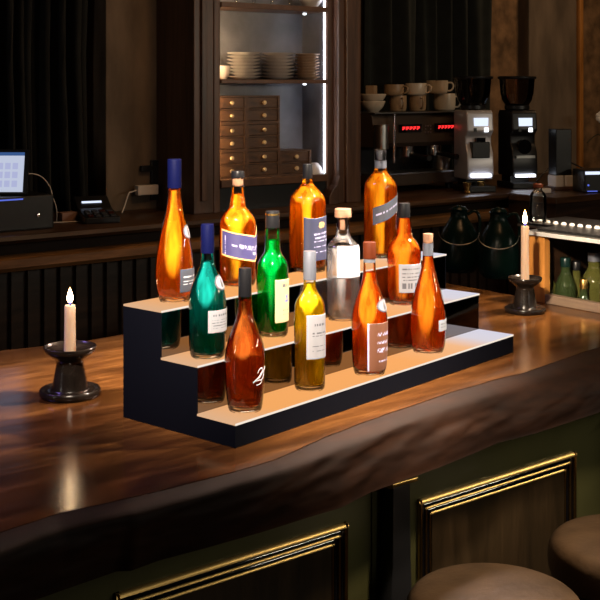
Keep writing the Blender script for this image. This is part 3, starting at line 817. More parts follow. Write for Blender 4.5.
# ================================================================ NICHE CABINET
YC = 3.80
gl, gr, ol, orr = yp(220, 100, YC).x, yp(326.5, 100, YC).x, yp(194, 100, YC).x, yp(358, 100, YC).x
cz0 = yp(273, 177, YC).z; zm = yp(273, 79.5, YC).z; zt2 = yp(273, 4.5, YC).z
DN = .165
cab = thing('wall_cabinet', 'dark wooden wall cabinet with lit grey shelves of plates and small drawers', 'cabinet', (ol, YC, KZ))
def cb(a, b_): return Vector(a) - Vector((ol, YC, KZ)), Vector(b_) - Vector((ol, YC, KZ))
CT = 3.1
frl = MB().box2(*cb((ol, YC, KZ), (gl - .03, YB - .0, CT))).box2(*cb((gl - .03, YC - .002, KZ), (gl, YC + .010, CT))).box2(*cb((gl - .034, YC + .010, KZ), (gl - .022, YC + .3, CT)))
frl.box2(*cb((ol + .03, YC - .012, KZ + .05), (ol + .055, YC, CT)))
frl.build('left_stile', 'cab_wood', cab, bevel=.004)
frr = MB().box2(*cb((gr + .012, YC + .012, KZ), (gr + .05, YC + .3, CT))).box2(*cb((gr + .05, YC - .02, KZ), (orr, YB, CT)))
frr.box2(*cb((gr + .085, YC - .034, KZ), (orr - .02, YC - .02, CT)))
frr.build('right_stile', 'cab_wood', cab, bevel=.005)
# flared foot of the right stile
ff = [(gr + .05, KZ), (gr - .01, KZ), (gr - .008, KZ + .03), (gr + .01, KZ + .06), (gr + .035, KZ + .08), (gr + .05, KZ + .12)]
MB().prism([(a - ol, b_ - KZ) for a, b_ in ff], 'y', -.03, .1).build('stile_foot', 'cab_wood', cab, bevel=.002)
MB().box2(*cb((gl - .022, YC + DN, cz0 - .02), (gr + .012, YC + DN + .02, CT))).build('back_panel', 'niche', cab)
MB().box2(*cb((gr, YC + .02, cz0), (gr + .012, YC + DN, CT))).build('side_lining', 'niche', cab)
MB().box2(*cb((gl, YC + .02, KZ), (gr + .012, YC + .2, cz0 - .03))).build('apron', 'black', cab)
for z, w in ((cz0, .03), (zm, .016), (zt2, .022)):
    MB().box2(*cb((gl - .012 if 0 else gl, YC - .012, z - w), (gr, YC + DN, z))).build('shelf', 'shelf_edge', cab, bevel=.002)
MB().box2(*cb((gl - .020, YC + .013, cz0 + .002), (gl - .013, YC + .020, CT))).build('light_strip', 'led_warm', cab)
MB().box2(*cb((gr - .0045, YC + .008, cz0 + .004), (gr - .0005, YC + .014, zm - .017))).box2(*cb((gr - .0045, YC + .008, zm + .001), (gr - .0005, YC + .014, zt2 - .023))).box2(*cb((gr - .0045, YC + .008, zt2 + .001), (gr - .0005, YC + .014, CT))).build('light_strip', 'led_cool', cab)
for z in (zm - .016, zt2 - .022):
    MB().lathe([(.007, -.006), (.007, 0)], 16, c=Vector((gr - .04, YC + .10, z)) - Vector((ol, YC, KZ))).build('puck_light', 'led_white', cab)

# plates in three stacks
def plate_mesh(R, name, m):
    prof = [(R * .55, 0), (R * .6, .002), (R * .98, .011), (R, .013), (R * .97, .0135), (R * .6, .005), (R * .3, .0042), (.002, .0042)]
    return MB().lathe(prof, 40).build(name, m, None, smooth=50)
def plate_stack(px, hw, n, step, where, m, jit):
    Zx = yp(px, 79, YC + .06); k = depth(Zx) / F; R = hw * k
    proto = None; z = zm + .0006
    for i in range(n):
        o = plate_mesh(R, 'plate', m) if proto is None else proto.copy()
        if proto is None: proto = o
        else: C.objects.link(o)
        o.location = (Zx.x + random.uniform(-jit, jit), Zx.y + random.uniform(-jit, jit), z)
        if i == n - 1: props(o, f'topmost plate of the {where}', 'plate')
        elif i == 0: props(o, f'lowest plate of the {where}', 'plate')
        else: props(o, f'plate between top and bottom of the {where}', 'plate', f'plates inside the {where}')
        z += step
plate_stack(244, 17.2, 8, .0138, 'leftmost white plate stack on the lit shelf', 'plate', .004)
plate_stack(277.5, 16.5, 8, .0140, 'middle white plate stack on the lit shelf', 'plate', .004)
plate_stack(307, 12.6, 9, .0122, 'small beige plate stack at the right', 'plate_warm', .004)
# cup left of the plates
def bowl(name, label, p, R, H, m, cat='bowl', group=None, flip=False):
    t = [(R * .45, 0), (R * .5, .004), (R * .8, H * .4), (R * .98, H * .9), (R, H), (R * .95, H), (R * .75, H * .45), (R * .4, .008), (.002, .007)]
    if flip: t = [(r, H - z) for r, z in t][::-1]; t = [(R, 0), (R * .98, H * .1), (R * .8, H * .6), (R * .5, H - .004), (R * .45, H), (.002, H)]
    o = MB().lathe(smooth_prof(t, 1), 36).build(name, m, None, smooth=60, loc=p)
    return props(o, label, cat, group)
p = yp(224.5, 78, YC + .09); bowl('bowl', 'small white bowl at the left end of the plate shelf', (p.x - .008, p.y, zm + .0006), .036, .055, 'plate')
p = yp(314.5, 177, YC + .055); bowl('bowl', 'white bowl upside down beside the small drawers', (p.x - .004, p.y, cz0 + .0006), .042, .045, 'plate', flip=True)
# glasses whose feet show at the very top of the photo
for i, (px, word) in enumerate(((236, 'first'), (254, 'second'), (272, 'third'), (290, 'fourth'))):
    p = yp(px, 5, YC + .06)
    o = MB().lathe([(.026, 0), (.026, .003), (.006, .008), (.005, .05), (.02, .07), (.033, .11), (.032, .15)], 28).build('wine_glass', 'glass', None, smooth=50, loc=(p.x, p.y, zt2 + .0006))
    props(o, f'stemmed glass on the top cabinet shelf, {word} from the left', 'glass')
p = yp(311, 5, YC + .06); bowl('bowl', 'white bowl at the right end of the top cabinet shelf', (p.x, p.y, zt2 + .0006), .06, .06, 'plate')

# small two-drawer boxes
def drawer_box(label, x0, x1, z0, h, y0, dpt):
    t = thing('drawer_box', label, 'drawer box', ((x0 + x1) / 2, y0, z0), 0, None)
    w = x1 - x0; f_ = .011
    cs = MB()
    cs.box2((-w / 2, 0, 0), (-w / 2 + f_, dpt, h)).box2((w / 2 - f_, 0, 0), (w / 2, dpt, h)).box2((-w / 2 + f_, 0, 0), (w / 2 - f_, dpt, .006)).box2((-w / 2 + f_, 0, h - .006), (w / 2 - f_, dpt, h)).box2((-w / 2 + f_, .001, h / 2 - .003), (w / 2 - f_, dpt, h / 2 + .003)).box2((-w / 2 + f_, dpt - .006, .006), (w / 2 - f_, dpt, h - .006))
    cs.build('case', 'drawer_wood', t)
    for k in range(2):
        za = .0075 + k * (h / 2 - .003); zb = za + h / 2 - .0115
        dr = MB().box2((-w / 2 + f_ + .0015, .004, za), (w / 2 - f_ - .0015, dpt - .008, zb)).build('drawer', 'drawer_wood', t, bevel=.0015)
        MB().lathe([(.004, 0), (.004, .006), (.009, .009), (.009, .014), (.005, .018)], 16, axis=Matrix.Rotation(pi / 2, 3, 'X'), c=(0, .004, (za + zb) / 2)).build('knob', 'knob_brass', dr, smooth=40)
    return t
yd = YC + .035
dx = [yp(214.5, 150, yd).x, yp(246.8, 150, yd).x, yp(280, 150, yd).x, yp(311.5, 150, yd).x]
dx[0] = gl + .001
zs = [cz0 + .0006, 0, 0]
hh = (zat(95.5, depth(yp(262, 95, yd))) - cz0) / 3 - .0006
rowname = ['bottom', 'middle', 'top']
for r_ in range(3):
    for c_ in range(2):
        drawer_box(f'wooden two-drawer box with brass knobs, {rowname[r_]} of the {"left" if c_ == 0 else "second"} column in the lit cabinet', dx[c_] + .0006, dx[c_ + 1] - .0006, cz0 + .0006 + r_ * (hh + .0006), hh, yd, .125)
drawer_box('single wooden two-drawer box standing lowest at the right of the drawer stack', dx[2] + .0006, dx[3] - .0006, cz0 + .0006, hh * .93, yd, .125)

# ================================================================ TILL AND LITTLE THINGS AT THE LEFT
xa, xb = yp(-45, 210, 3.74).x, yp(54, 210, 3.74).x
zk = yp(30, 196, 3.74).z
till = thing('cash_drawer', 'black till base box under the glowing tablet at the left edge', 'till', (xa, 3.74, KZ + .0005))
MB().box2((0, 0, 0), (xb - xa, .30, zk - KZ)).build('case', 'black', till, bevel=.006)
pk = yp(38, 215, 3.74)
MB().lathe([(.007, 0), (.007, .006), (.003, .007)], 16, axis=Matrix.Rotation(pi / 2, 3, 'X'), c=(pk.x - xa, 0, pk.z - KZ)).build('lock', 'chrome', till, smooth=40)
# tablet leaning on a stand
tp = yp(2, 197, 3.80); tp.z = zk
tb = thing('tablet', 'tablet with a bright white till screen standing on the black box', 'tablet', (tp.x, tp.y, zk + .0014), 0)
k = depth(tp) / F
W, H = 50 * k, 46 * k
tilt = radians(14)
nrm = (-FWD).normalized()
u_ = RGT.copy(); up_ = (UP * cos(tilt) - nrm * sin(tilt)); n_ = (nrm * cos(tilt) + UP * sin(tilt))
R3 = Matrix((u_, n_ * -1, up_)).transposed()
sh = Vector((0, 0, .004))
def tbox(name, u0, u1, v0, v1, d0, d1, m, par, bevel=0):
    c = sh + u_ * ((u0 + u1) / 2) + up_ * ((v0 + v1) / 2) + n_ * ((d0 + d1) / 2)
    return MB().box(c, (abs(u1 - u0), abs(d1 - d0), abs(v1 - v0)), rot=R3).build(name, m, par, bevel=bevel)
case = tbox('case', -W * .55, W * .5, .0, H, -.010, 0, 'black', tb, .002)
s0, s1, t0, t1 = -W * .5, W * .5 - 4.6 * k, 2.5 * k, H - 3.2 * k
tbox('screen', s0, s1, t0, t1 - 3.4 * k, 0, .0006, 'screen', tb)
tbox('screen_header', s0, s1, t1 - 3.3 * k, t1, 0, .0006, 'screen_bar', tb)
for i in range(3):
    for j in range(3):
        tbox('screen_button', s1 - (6 + 7.5 * i) * k - 5.5 * k, s1 - (6 + 7.5 * i) * k, t0 + (5 + 9 * j) * k, t0 + (11.5 + 9 * j) * k, .0006, .0009, 'screen_tile', tb)
MB().box(Vector((0, 0, .0065)) + FWD * .06, (W * .6, .10, .012), rz=BA - pi / 2).build('stand_foot', 'black', tb)
tbox('stand_back', -.02, .02, .0, H * .5, -.03, -.0105, 'black', tb)
# lit edge strip under the screen
pe = yp(11, 199, 3.739)
MB().box2((0, -.002, zk - KZ - .012), (yp(23, 199, 3.739).x - xa, 0, zk - KZ - .007)).build('light_strip', 'led_blue', till)
# white cable loop
pts = [(25.5, 174), (33, 173.5), (41, 176), (47, 182), (51, 189), (52.5, 197), (53, 203)]
w3 = [yp(x, y, 3.87 if i < 5 else 3.9) for i, (x, y) in enumerate(pts)]
w3 = [yp(x, y, 3.86) for x, y in pts[:6]]
end = yp(56.5, 214, 3.90); end.z = KZ + .004
o = MB().tube(smooth_pts(w3 + [yp(57, 208, 3.86), Vector((end.x, end.y, KZ + .004))]), .0022, 8).build('cable', 'white_plastic', None, smooth=60)
props(o, 'white cable looping from the tablet down behind the till', 'cable')
# pinkish box with a lead
p = zp(71, 222, KZ)
o = MB().box((0, 0, .017), (.075, .05, .034)).build('small_box', 'pink_box', None, bevel=.003, loc=(p.x, p.y + .03, KZ + .0005), rz=.1)
props(o, 'small pinkish box lying between till and card terminal', 'box')
o = MB().tube(smooth_pts([Vector((p.x - .16, p.y + .05, KZ + .0035)), Vector((p.x - .06, p.y - .015, KZ + .0035)), Vector((p.x + .05, p.y - .03, KZ + .0035)), Vector((p.x + .16, p.y + .02, KZ + .0035))]), .0025, 8).build('cable', 'white_plastic', None, smooth=60)
props(o, 'pale lead lying in front of the small pinkish box', 'cable')
# card terminal
p = zp(97, 221, KZ); kt = depth(p) / F
ct = thing('card_terminal', 'black card terminal with a lit strip display and rows of keys', 'card terminal', (p.x, p.y, KZ + .0005), -.25)
MB().prism([(-.09, .0), (-.09, .022), (.03, .045), (.10, .085), (.115, .08), (.115, 0)], 'x', -.065, .065).build('case', 'black', ct, bevel=.004)
sl = atan2(.040, .070); Rx = Matrix.Rotation(sl, 3, 'X')
MB().box((-.005, .062, .0652), (.075, .009, .003), rot=Rx).build('display', 'display', ct)
sl2 = atan2(.023, .12); Rk = Matrix.Rotation(sl2, 3, 'X')
for i in range(4):
    for j in range(3):
        yy = -.072 + j * .030
        MB().box((-.042 + i * .028, yy, .022 + (yy + .09) * .1917 + .002), (.019, .018, .006), rot=Rk).build('key', 'i_grey' if (i + j) % 4 else 'cap_brown', ct, bevel=.001)
# socket plate + white charger
w1, w2 = yp(151, 180, 4.07), yp(163, 180, 4.07)
sp = thing('socket_plate', 'black wall socket plate on the plaster pier beside the charger', 'socket', ((w1.x + w2.x) / 2, 4.0795, 1.35))
zc0, zc1 = yp(157, 200, 4.07).z - 1.35, yp(157, 160, 4.07).z - 1.35
MB().box2((-(w2.x - w1.x) / 2, -.014, zc0), ((w2.x - w1.x) / 2, 0, zc1)).build('plate', 'black', sp, bevel=.003)
MB().box2((-(w2.x - w1.x) / 2 - .05, -.02, zc1 - .045), (-(w2.x - w1.x) / 2 + .0, -.004, zc1 - .02)).build('plug', 'black', sp, bevel=.003)
ca, cb_ = yp(137.5, 190, 4.04), yp(158, 190, 4.04)
ch = MB().box2((0, -.03, -.02), (cb_.x - ca.x, 0, .02)).build('charger', 'white_plastic', None, bevel=.004, loc=(ca.x, 4.064, yp(147, 190, 4.04).z))
props(ch, 'white plug-in charger block on the black wall socket', 'charger')
cend = zp(122, 214, KZ)
o = MB().tube(smooth_pts([Vector((ca.x - .001, 4.05, ch.location.z)), Vector((ca.x - .03, 4.04, ch.location.z - .005)), Vector((ca.x - .045, 4.03, 1.38)), Vector((cend.x + .03, cend.y + .03, 1.33)), Vector((cend.x, cend.y, KZ + .004))], 2), .0028, 8).build('cable', 'white_plastic', None, smooth=60)
props(o, 'white cable hanging from the wall charger to the card terminal', 'cable')

# ================================================================ ESPRESSO MACHINE
YM = 4.02
mx0, mx1 = yp(370, 150, YM).x, yp(459, 150, YM).x
pz = lambda y: zat(y, depth(yp(420, y, YM)))
zt3, zpb, zdt = pz(113), pz(146), pz(167)
em = thing('espresso_machine', 'brown steel espresso machine with red digit displays under the cups', 'espresso machine', (mx0, YM, KZ))
W = mx1 - mx0; ly = lambda z: z - KZ
MB().prism([(0, ly(zpb)), (-.015, ly(zpb) + .02), (.01, ly(zt3) - .01), (.03, ly(zt3)), (.235, ly(zt3)), (.235, ly(zpb))], 'x', .02, W).build('head', 'machine', em, bevel=.004)
MB().box2((0.03, .14, .03), (W - .02, .235, ly(zpb))).build('back_housing', 'black', em)
MB().box2((0, -.03, .03), (W, .235, ly(zdt) - .03)).build('drip_tray', 'machine', em, bevel=.005)
MB().box2((.01, -.02, ly(zdt) - .029), (W - .01, .2, ly(zdt) - .022)).build('tray_grate', 'steel', em)
for x in (.05, W - .05):
    MB().lathe([(.02, 0), (.02, .03)], 16, c=(x, .02, 0)).build('foot', 'black', em); MB().lathe([(.02, 0), (.02, .03)], 16, c=(x, .205, 0)).build('foot', 'black', em)
xr0 = yp(389, 130, YM).x - mx0
MB().tube([(xr0, -.035, ly(zpb) - .07), (xr0, -.035, ly(zt3) + .0)], .008, 12).build('steam_pipe', 'chrome', em, smooth=60)
MB().lathe([(.035, ly(zpb) - .005), (.035, ly(zt3) - .05)], 24, c=(yp(377, 130, YM).x - mx0, -.03, 0)).build('side_canister', 'steel', em, smooth=40)
for i in range(9):
    pass
MB().box2((.02, -.012, ly(zt3) + .0), (W - .01, .235, ly(zt3) + .006)).build('cup_tray', 'steel', em)
slope = 0
def on_head(px, py): 
    v = yp(px, py, YM - .006); return Vector((v.x - mx0, -.009, v.z - KZ))
for x0_, x1_, yc in ((400.5, 418.5, 128.5), (436.5, 452.5, 127.2)):
    pa, pb = on_head(x0_ - 2, yc), on_head(x1_ + 2, yc)
    dsp = MB().box2((pa.x, -.016, pa.z - .019), (pb.x, -.006, pa.z + .019)).build('display_window', 'black_gloss', em)
    for i in range(5):
        a_ = on_head(x0_ + (x1_ - x0_) * (i + .12) / 5, yc).x; b_ = on_head(x0_ + (x1_ - x0_) * (i + .88) / 5, yc).x
        mbd = MB()
        zc = pa.z
        mbd.prism([(a_, zc + .008), (b_, zc + .008), (b_, zc - .0015), (b_ - .004, zc - .0015), (a_ + .004, zc - .008), (a_, zc - .008), (a_, zc - .0005), (b_ - .004, zc + .0035), (a_, zc + .0035)], 'y', -.0175, -.016)
        mbd.build('digit', 'led_red', dsp)
cc = on_head(427, 129)
bt = MB()
for i in range(-1, 2):
    for j in range(-1, 2):
        if (i, j) != (0, 0): bt.lathe([(.0045, 0), (.0045, .006)], 10, axis=Matrix.Rotation(pi / 2, 3, 'X'), c=(cc.x + i * .017, -.008, cc.z + j * .016))
bt.build('button_pad', 'chrome', em)
for px in (414, 441):
    g = yp(px, 152, YM)
    gh = MB().lathe([(.036, -.05), (.036, 0)], 24, c=(g.x - mx0, .05, ly(zpb))).build('group_head', 'chrome', em, smooth=40)
    MB().tube([(g.x - mx0, .02, ly(zpb) - .04), (g.x - mx0 - .02, -.06, ly(zpb) - .045), (g.x - mx0 - .035, -.14, ly(zpb) - .05)], [.012, .011, .014], 12).build('portafilter_handle', 'black', gh, smooth=60)
# steel pitcher on the tray
p = yp(441, 166, YM + .03)
o = thing('milk_pitcher', 'steel milk pitcher standing on the coffee machine tray', 'pitcher', (p.x, p.y, KZ + ly(zdt) - .0215))
MB().lathe(smooth_prof([(.036, 0), (.04, .004), (.042, .03), (.035, .065), (.036, .085), (.033, .085), (.031, .06), (.002, .055)], 1), 30).build('body', 'steel', o, smooth=50)
MB().tube(smooth_pts([(.034, 0, .075), (.06, 0, .08), (.065, 0, .05), (.04, 0, .025)]), .004, 8).build('handle', 'steel', o, smooth=60)

# cups on the machine
CUPZ = zt3 + .0065
def cup(px, py, rpx, hpx, label, m, zb=None, ang=-.9, Y=YM + .12):
    p = yp(px, py, Y); k = depth(p) / F; R, H = rpx * k, hpx * k
    t = thing('cup', label, 'cup', (p.x, p.y, zb if zb is not None else CUPZ))
    MB().lathe(smooth_prof([(R * .8, 0), (R * .92, .003), (R, H * .3), (R, H), (R * .93, H), (R * .92, H * .3), (R * .7, .006), (.002, .006)], 1), 32).build('bowl', m, t, smooth=60)
    d = Vector((cos(ang), sin(ang), 0))
    MB().tube(smooth_pts([d * R * .97 + UP * H * .82, d * (R * 1.35) + UP * H * .85, d * (R * 1.55) + UP * H * .55, d * (R * 1.3) + UP * H * .22, d * R * .96 + UP * H * .2]), .0045, 8).build('handle', m, t, smooth=60)
    return CUPZ + H if zb is None else zb + H
h1 = cup(444.5, 113, 11, 17, 'cream cup with its handle out, lower right on the coffee machine', 'white_cup', ang=-.67)
cup(437, 96, 11, 13, 'white cup stacked at the top right of the cups on the coffee machine', 'white_cup', zb=h1 + .0006, ang=-.67)
h2 = cup(417.5, 112, 8.6, 16, 'tan cup with a raised handle beside the lower right cream cup', 'tan_cup', ang=-1.9, Y=YM + .08)
h3 = cup(398, 112, 8.6, 16, 'tan cup third from the left in the bottom row of cups', 'tan_cup', ang=-1.9, Y=YM + .08)
cup(416, 96, 11, 12, 'cream cup on its own in the middle of the upper row', 'white_cup', zb=h2 + .0006, ang=-1.2, Y=YM + .08)
cup(394, 96, 10, 11, 'tan cup stacked upon the third cup of the bottom row', 'tan_cup', zb=h3 + .0006, ang=-1.2, Y=YM + .08)
# bowls and box at the left of the machine top
p = yp(373, 112, YM + .10); kb = depth(p) / F
bw1 = bowl('bowl', 'cream bowl at the bottom of the pair at the left end of the coffee machine', (p.x + .0, p.y, CUPZ), 12.5 * kb, 11 * kb, 'white_cup')
bw2 = bowl('bowl', 'cream bowl stacked over another at the left end of the coffee machine', (p.x, p.y, CUPZ + 8 * kb), 13.5 * kb, 10 * kb, 'white_cup')
o = MB().box((0, 0, .04), (.045, .045, .08)).build('sugar_packet', 'tan_cup', None, bevel=.004, loc=(p.x - .01, p.y, CUPZ + 8 * kb + .0085), rz=.5)
props(o, 'little tan packet standing in the upper cream bowl', 'packet')

# ================================================================ GRINDERS
def grinder(px, label, body_m, dark, base_y):
    p = zp(px, base_y, KZ); p = yp(px, base_y, 3.84); p.z = KZ
    k = depth(p) / F
    t = thing('coffee_grinder', label, 'coffee grinder', (p.x, p.y, KZ), -.42)
    z = lambda y: CZ - (y - HY) * k - KZ
    w = .135
    yk = lambda a: a
    zb, ztop = .06, z(110)
    # side profile: belly below, waist at the spout, head above
    H = ztop - zb
    prof = [(-.085, zb), (-.095, zb + H * .10), (-.088, zb + H * .38), (-.065, zb + H * .50), (-.065, zb + H * .62), (-.092, zb + H * .70), (-.082, ztop - .01), (-.07, ztop), (.07, ztop), (.08, ztop - .02), (.08, zb)]
    MB().prism(prof, 'x', -w / 2, w / 2).build('housing', body_m, t, bevel=.012, seg=3, smooth=50)
    MB().box2((-w / 2 - .005, -.11, .001), (w / 2 + .005, .085, .03)).build('base_plate', 'black', t, bevel=.006)
    MB().box2((-w * .36, -.03, .03), (w * .36, .075, zb + .002)).build('pedestal', 'black', t)
    def face(name, x0, x1, z0, z1, m, y=-.0885, th=.004, parent=t, bevel=0):
        # sits proud of the front
        return MB().box2((x0, y - th, z0), (x1, y, z1)).build(name, m, parent, bevel=bevel)
    d = face('display', -.032, .040, z(125.5), z(117.5), 'display', -.084, .006)
    face('button', .02, .04, z(131.3), z(127.2), 'lamp', -.0885, .005)
    face('dial', -.035, -.02, z(131), z(127.5), 'black', -.0885, .005)
    if not dark:
        face('spout_cover', -.045, .045, z(157), z(141), 'black', -.064, .035, bevel=.004)
        face('spout', -.02, .025, z(143), z(137), 'black_gloss', -.064, .03, bevel=.002)
    else:
        for i in range(2):
            MB().lathe([(.036 - .006 * i, 0), (.036 - .006 * i, .03)], 24, axis=Matrix.Rotation(pi / 2, 3, 'X'), c=(0, -.06, z(146))).build('spout', 'black_gloss' if i == 0 else 'steel', t) if i == 0 else None
        face('chin_bar', -.05, .05, z(157), z(154.5), 'steel', -.09, .012)
    face('work_light', -.05, .05, z(175.5), z(172.8), 'led_white', -.086, .02)
    # hopper
    zh = z(106); zl = z(79)
    MB().lathe(smooth_prof([(.05, ztop), (.055, ztop + .02), (.08, ztop + .06), (.088, zl)], 1), 36).build('hopper', 'hopper', t, smooth=50)
    MB().lathe([(.047, ztop + .001), (.052, ztop + .02), (.058, ztop + .032)], 30).build('coffee_beans', 'beans', t, smooth=40)
    MB().lathe([(.056, ztop), (.062, ztop + .006), (.062, ztop + .022), (.056, ztop + .026)], 32).build('hopper_collar', 'black', t, smooth=40)
    MB().lathe([(.094, zl), (.096, zl + .004), (.096, zl + .010), (.09, zl + .014)], 36).build('hopper_lid', 'black', t, smooth=40)
    return t
grinder(473, 'silver coffee grinder with a lit display beside the espresso machine', 'grinder_silver', False, 188)
grinder(517, 'black coffee grinder with a lit display right of the silver one', 'black', True, 185)
# small brass tamper cups below the silver grinder
p = zp(466, 194, KZ)
for px, lab in ((467, 'small brass cup at the left under the silver grinder'), (481, 'small brass cup at the right under the silver grinder')):
    p = yp(px, 190, 3.765)
    o = MB().lathe([(.014, 0), (.017, .004), (.012, .012), (.018, .034), (.021, .05), (.019, .05), (.016, .035), (.002, .02)], 24).build('brass_cup', 'brass', None, smooth=40, loc=(p.x, p.y, KZ + .0005))
    props(o, lab, 'cup')

# clear cruet, speaker tower, smart box, plug, plant
p = zp(538, 223, zt + .0185); k = depth(p) / F
t = thing('glass_bottle', 'clear glass bottle with a brown stopper standing on the studded steel top', 'bottle', (p.x, p.y, zt + .0218))
MB().lathe(smooth_prof([(.026, 0), (.029, .004), (.029, .085), (.024, .098), (.014, .106), (.013, .115)], 1), 30).build('glass_body', 'glass', t, smooth=50)
MB().lathe([(.015, .1152), (.017, .117), (.017, .127), (.014, .130)], 20).build('stopper', 'cap_brown', t, smooth=40)
p = yp(560, 200, 3.62); k = depth(p) / F
t = thing('speaker_tower', 'tall narrow black speaker on a wooden foot before the grey-brown column', 'speaker', (p.x, 3.62, KZ + .0005), -.4)
z = lambda y: CZ - (y - HY) * k - KZ
MB().box2((-.055, -.05, 0), (.055, .05, z(186))).build('foot_block', 'cab_wood', t, bevel=.004)
MB().box2((-.045, -.045, z(186)), (-.004, .04, z(175))).box2((.004, -.045, z(186)), (.045, .04, z(175))).build('white_base', 'white_plastic', t, bevel=.003)
MB().box2((-.042, -.04, z(175)), (.042, .04, z(129))).build('cabinet', 'black', t, bevel=.004)
p = yp(593, 196, 3.45); k = depth(p) / F
z = lambda y: CZ - (y - HY) * k - KZ
t = thing('smart_box', 'black box with a lit bluish strip at the right end of the back counter', 'box', (p.x, 3.45, KZ + .0005), -.5)
MB().box2((-.075, -.07, 0), (.075, .07, z(169))).build('case', 'black', t, bevel=.008)
MB().box2((-.07, -.073, z(173.5)), (.035, -.069, z(170.5))).build('light_strip', 'display', t)
MB().lathe([(.0045, 0), (.0045, .003)], 12, axis=Matrix.Rotation(pi / 2, 3, 'X'), c=(-.055, -.07, z(184))).build('indicator', 'led_blue', t)
MB().box2((-.06, -.073, .006), (-.01, -.069, .010)).build('lower_light', 'led_blue', t)
o = MB().tube(smooth_pts([yp(536, 182, 3.72), yp(546, 170, 3.73), yp(556, 163, 3.75), yp(566, 160, 3.76), yp(580, 167, 3.74), yp(592, 172, 3.70)]), .004, 8).build('cable', 'black', None, smooth=60)
props(o, 'black cable draped behind the narrow speaker', 'cable')
p = zp(545, 193, KZ)
o = MB().box((0, 0, 0), (.05, .03, .022)).build('power_plug', 'white_plastic', None, bevel=.004, loc=(p.x, p.y, KZ + .0115), rz=-.3)
props(o, 'small white plug lying left of the speaker foot', 'plug')
# potted flower, only its blossom and a twig reach into the photo
pf = yp(618, 215, 4.1)
t = thing('flower_vase', 'vase of white blossom at the right edge of the photo', 'flowers', (pf.x, 4.1, KZ + .0005))
MB().lathe(smooth_prof([(.04, 0), (.055, .02), (.06, .08), (.035, .15), (.028, .19), (.034, .2)], 2), 30).build('vase', 'ceramic', t, smooth=50)
L_ = lambda px, py: yp(px, py, 4.1) - Vector((pf.x, 4.1, KZ))
MB().tube(smooth_pts([Vector((0, 0, .15)), L_(614, 160), L_(608, 140), L_(601, 122)]), .003, 8).build('stem', 'stem', t, smooth=60)
MB().tube(smooth_pts([L_(612, 152), L_(600, 133), L_(593, 137), L_(587, 143)]), .0028, 8).build('stem', 'stem', t, smooth=60)
fc = L_(601, 117)
fl = MB()
for i in range(7):
    a = 2 * pi * i / 7; d = RGT * cos(a) + UP * sin(a)
    c = fc + d * .018 - FWD * .01
    Rm = Matrix((d, (-FWD).cross(d), -FWD)).transposed()
    fl.lathe([(.002, -.006), (.014, -.003), (.017, 0), (.014, .003), (.002, .006)], 14, c=c, axis=Rm)
fl.build('blossom', 'petal', t, smooth=60)

# ================================================================ BAR STOOLS
def stool(px, cy, hw, label):
    zs_ = .76
    p = zp(px, cy, zs_); k = depth(p) / F; R = hw * k
    t = thing('bar_stool', label, 'stool', (p.x, p.y, 0))
    MB().lathe(smooth_prof([(R * .93, zs_ - .085), (R * .99, zs_ - .07), (R, zs_ - .035), (R * .97, zs_ - .012), (R * .86, zs_ + .006), (R * .5, zs_ + .014), (.002, zs_ + .016)], 2), 56).build('seat', 'leather', t, smooth=60)
    MB().lathe([(R * .95, zs_ - .10), (R * .95, zs_ - .0845)], 48).build('seat_ring', 'brass_dark', t, smooth=40)
    for i in range(4):
        a = pi / 4 + pi / 2 * i
        MB().tube([(R * .6 * cos(a), R * .6 * sin(a), zs_ - .10), (R * .98 * cos(a), R * .98 * sin(a), 0)], [.016, .013], 12).build('leg', 'dark_wood', t, smooth=60)
    MB().tube([(R * .82 * cos(a), R * .82 * sin(a), .27) for a in [2 * pi * i / 40 for i in range(41)]], .009, 10).build('foot_ring', 'brass_dark', t, smooth=60)
stool(495, 596, 90, 'round brown leather bar stool in front of the moulded panel')
stool(631, 541, 82, 'round brown leather bar stool cut by the right edge of the photo')

# ================================================================ LIGHTS
def area(name, loc_, target, size, power, col, size_y=None, spread=None):
    l = bpy.data.lights.new(name, 'AREA'); l.energy = power; l.color = col; l.size = size
    if size_y: l.shape = 'RECTANGLE'; l.size_y = size_y
    if spread: l.spread = radians(spread)
    o = bpy.data.objects.new(name, l); C.objects.link(o); o.location = loc_
    o.rotation_euler = (Vector(target) - Vector(loc_)).to_track_quat('-Z', 'Y').to_euler()
    return o
ST = (1.72, 2.2, 1.28)
area('counter_fill', (2.7, 2.0, 3.0), (2.4, 2.3, 1.1), .3, 6, (1, .52, .22), .3)  # unseen warm fill added above the bar to light the counter
area('fill_spot', (.3, .75, 2.95), ST, .20, 18, (1, .84, .66), .20, 27)  # added key on the bottles, no fitting known there
area('fill_spot', (3.0, 1.45, 2.95), ST, .20, 16, (1, .84, .66), .20, 28)  # second added spot, brightens the bottles from the right
area('fill_spot', (3.7, 2.9, 3.0), ST, .30, 4, (1, .70, .55), .30, 30)  # weak added spot on the bottles from behind right
area('fill_spot', (3.5, 1.9, 2.95), (3.02, 2.3, 1.3), .15, 5, (1, .78, .55), .15, 30)  # added to brighten the well's studs, lip and post
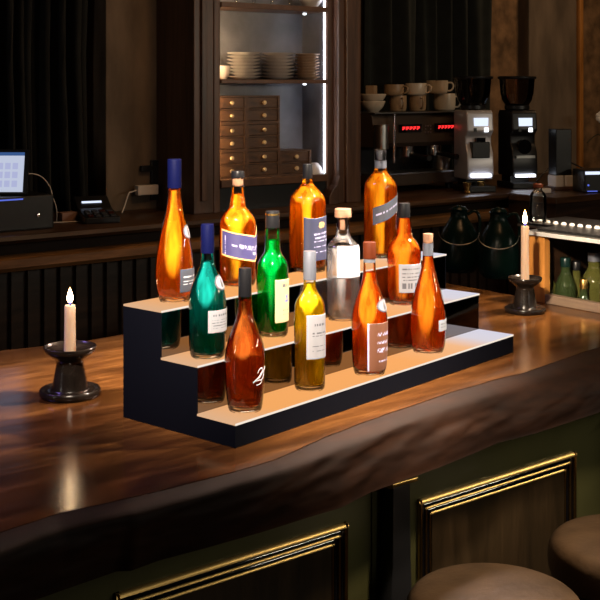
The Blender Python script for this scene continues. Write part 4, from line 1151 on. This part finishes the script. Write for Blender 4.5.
area('highlight_strip', (-1.2, 2.3, 1.9), ST, .03, 4, (1, .94, .85), 1.0)  # added tall strip, puts vertical highlights on the bottle glass
area('highlight_strip', (2.4, -1.6, 1.9), ST, .05, 5, (1, .94, .85), 1.0)  # second added strip for bottle highlights, from the front
area('fill_spot', (2.7, .6, 2.9), (2.0, 1.55, .76), .2, 4, (1, .78, .55), .2, 40)  # added to lift the stool seats
area('fill_spot', (.5, 1.1, 2.45), (3.0, 2.32, 1.2), .15, 1.7, (1, .82, .6), .15, 14)  # narrow added beam reaching the bottles inside the well
area('moulding_strip', (4.3, -.3, 2.1), (2.2, 1.9, .8), 2.2, 20, (1, .88, .68), .03)  # added thin strip that draws highlights along the brass mouldings
area('back_fill', (2.6, 2.6, 3.1), (2.6, 4.0, 1.5), .5, 5, (1, .58, .28), .5)  # unseen warm fill added for the back counter and wall
area('purple_fill', (.0, 3.3, 2.9), (.9, 2.6, 1.1), .4, 6, (.40, .25, 1), .4, 70)  # added purple fill for the left of the bar, no window here
area('right_fill', (5.4, 3.0, 2.9), (4.3, 4.3, 1.4), .4, 6, (1, .62, .32), .4)  # unseen warm fill aimed at the right-hand back wall

w = bpy.data.worlds.new('World'); SC.world = w; w.use_nodes = True
bgn = w.node_tree.nodes['Background']; bgn.inputs[0].default_value = (.05, .04, .035, 1); bgn.inputs[1].default_value = .3

# ================================================================ CAMERA + VIEW
cam = bpy.data.cameras.new('camera'); co = bpy.data.objects.new('camera', cam); C.objects.link(co)
co.location = CAM
co.rotation_euler = FWD.to_track_quat('-Z', 'Y').to_euler()
cam.sensor_width = 36; cam.lens = F / 600 * 36; cam.shift_y = -(300 - HY) / 600
cam.clip_start = .05
SC.camera = co
SC.view_settings.view_transform = 'Standard'; SC.view_settings.look = 'None'
SC.view_settings.exposure = 0; SC.view_settings.gamma = 1
SC.cycles.use_denoising = True
SC.cycles.max_bounces = 14; SC.cycles.transmission_bounces = 12; SC.cycles.transparent_max_bounces = 24
SC.cycles.sample_clamp_indirect = 4
SC.cycles.caustics_reflective = False
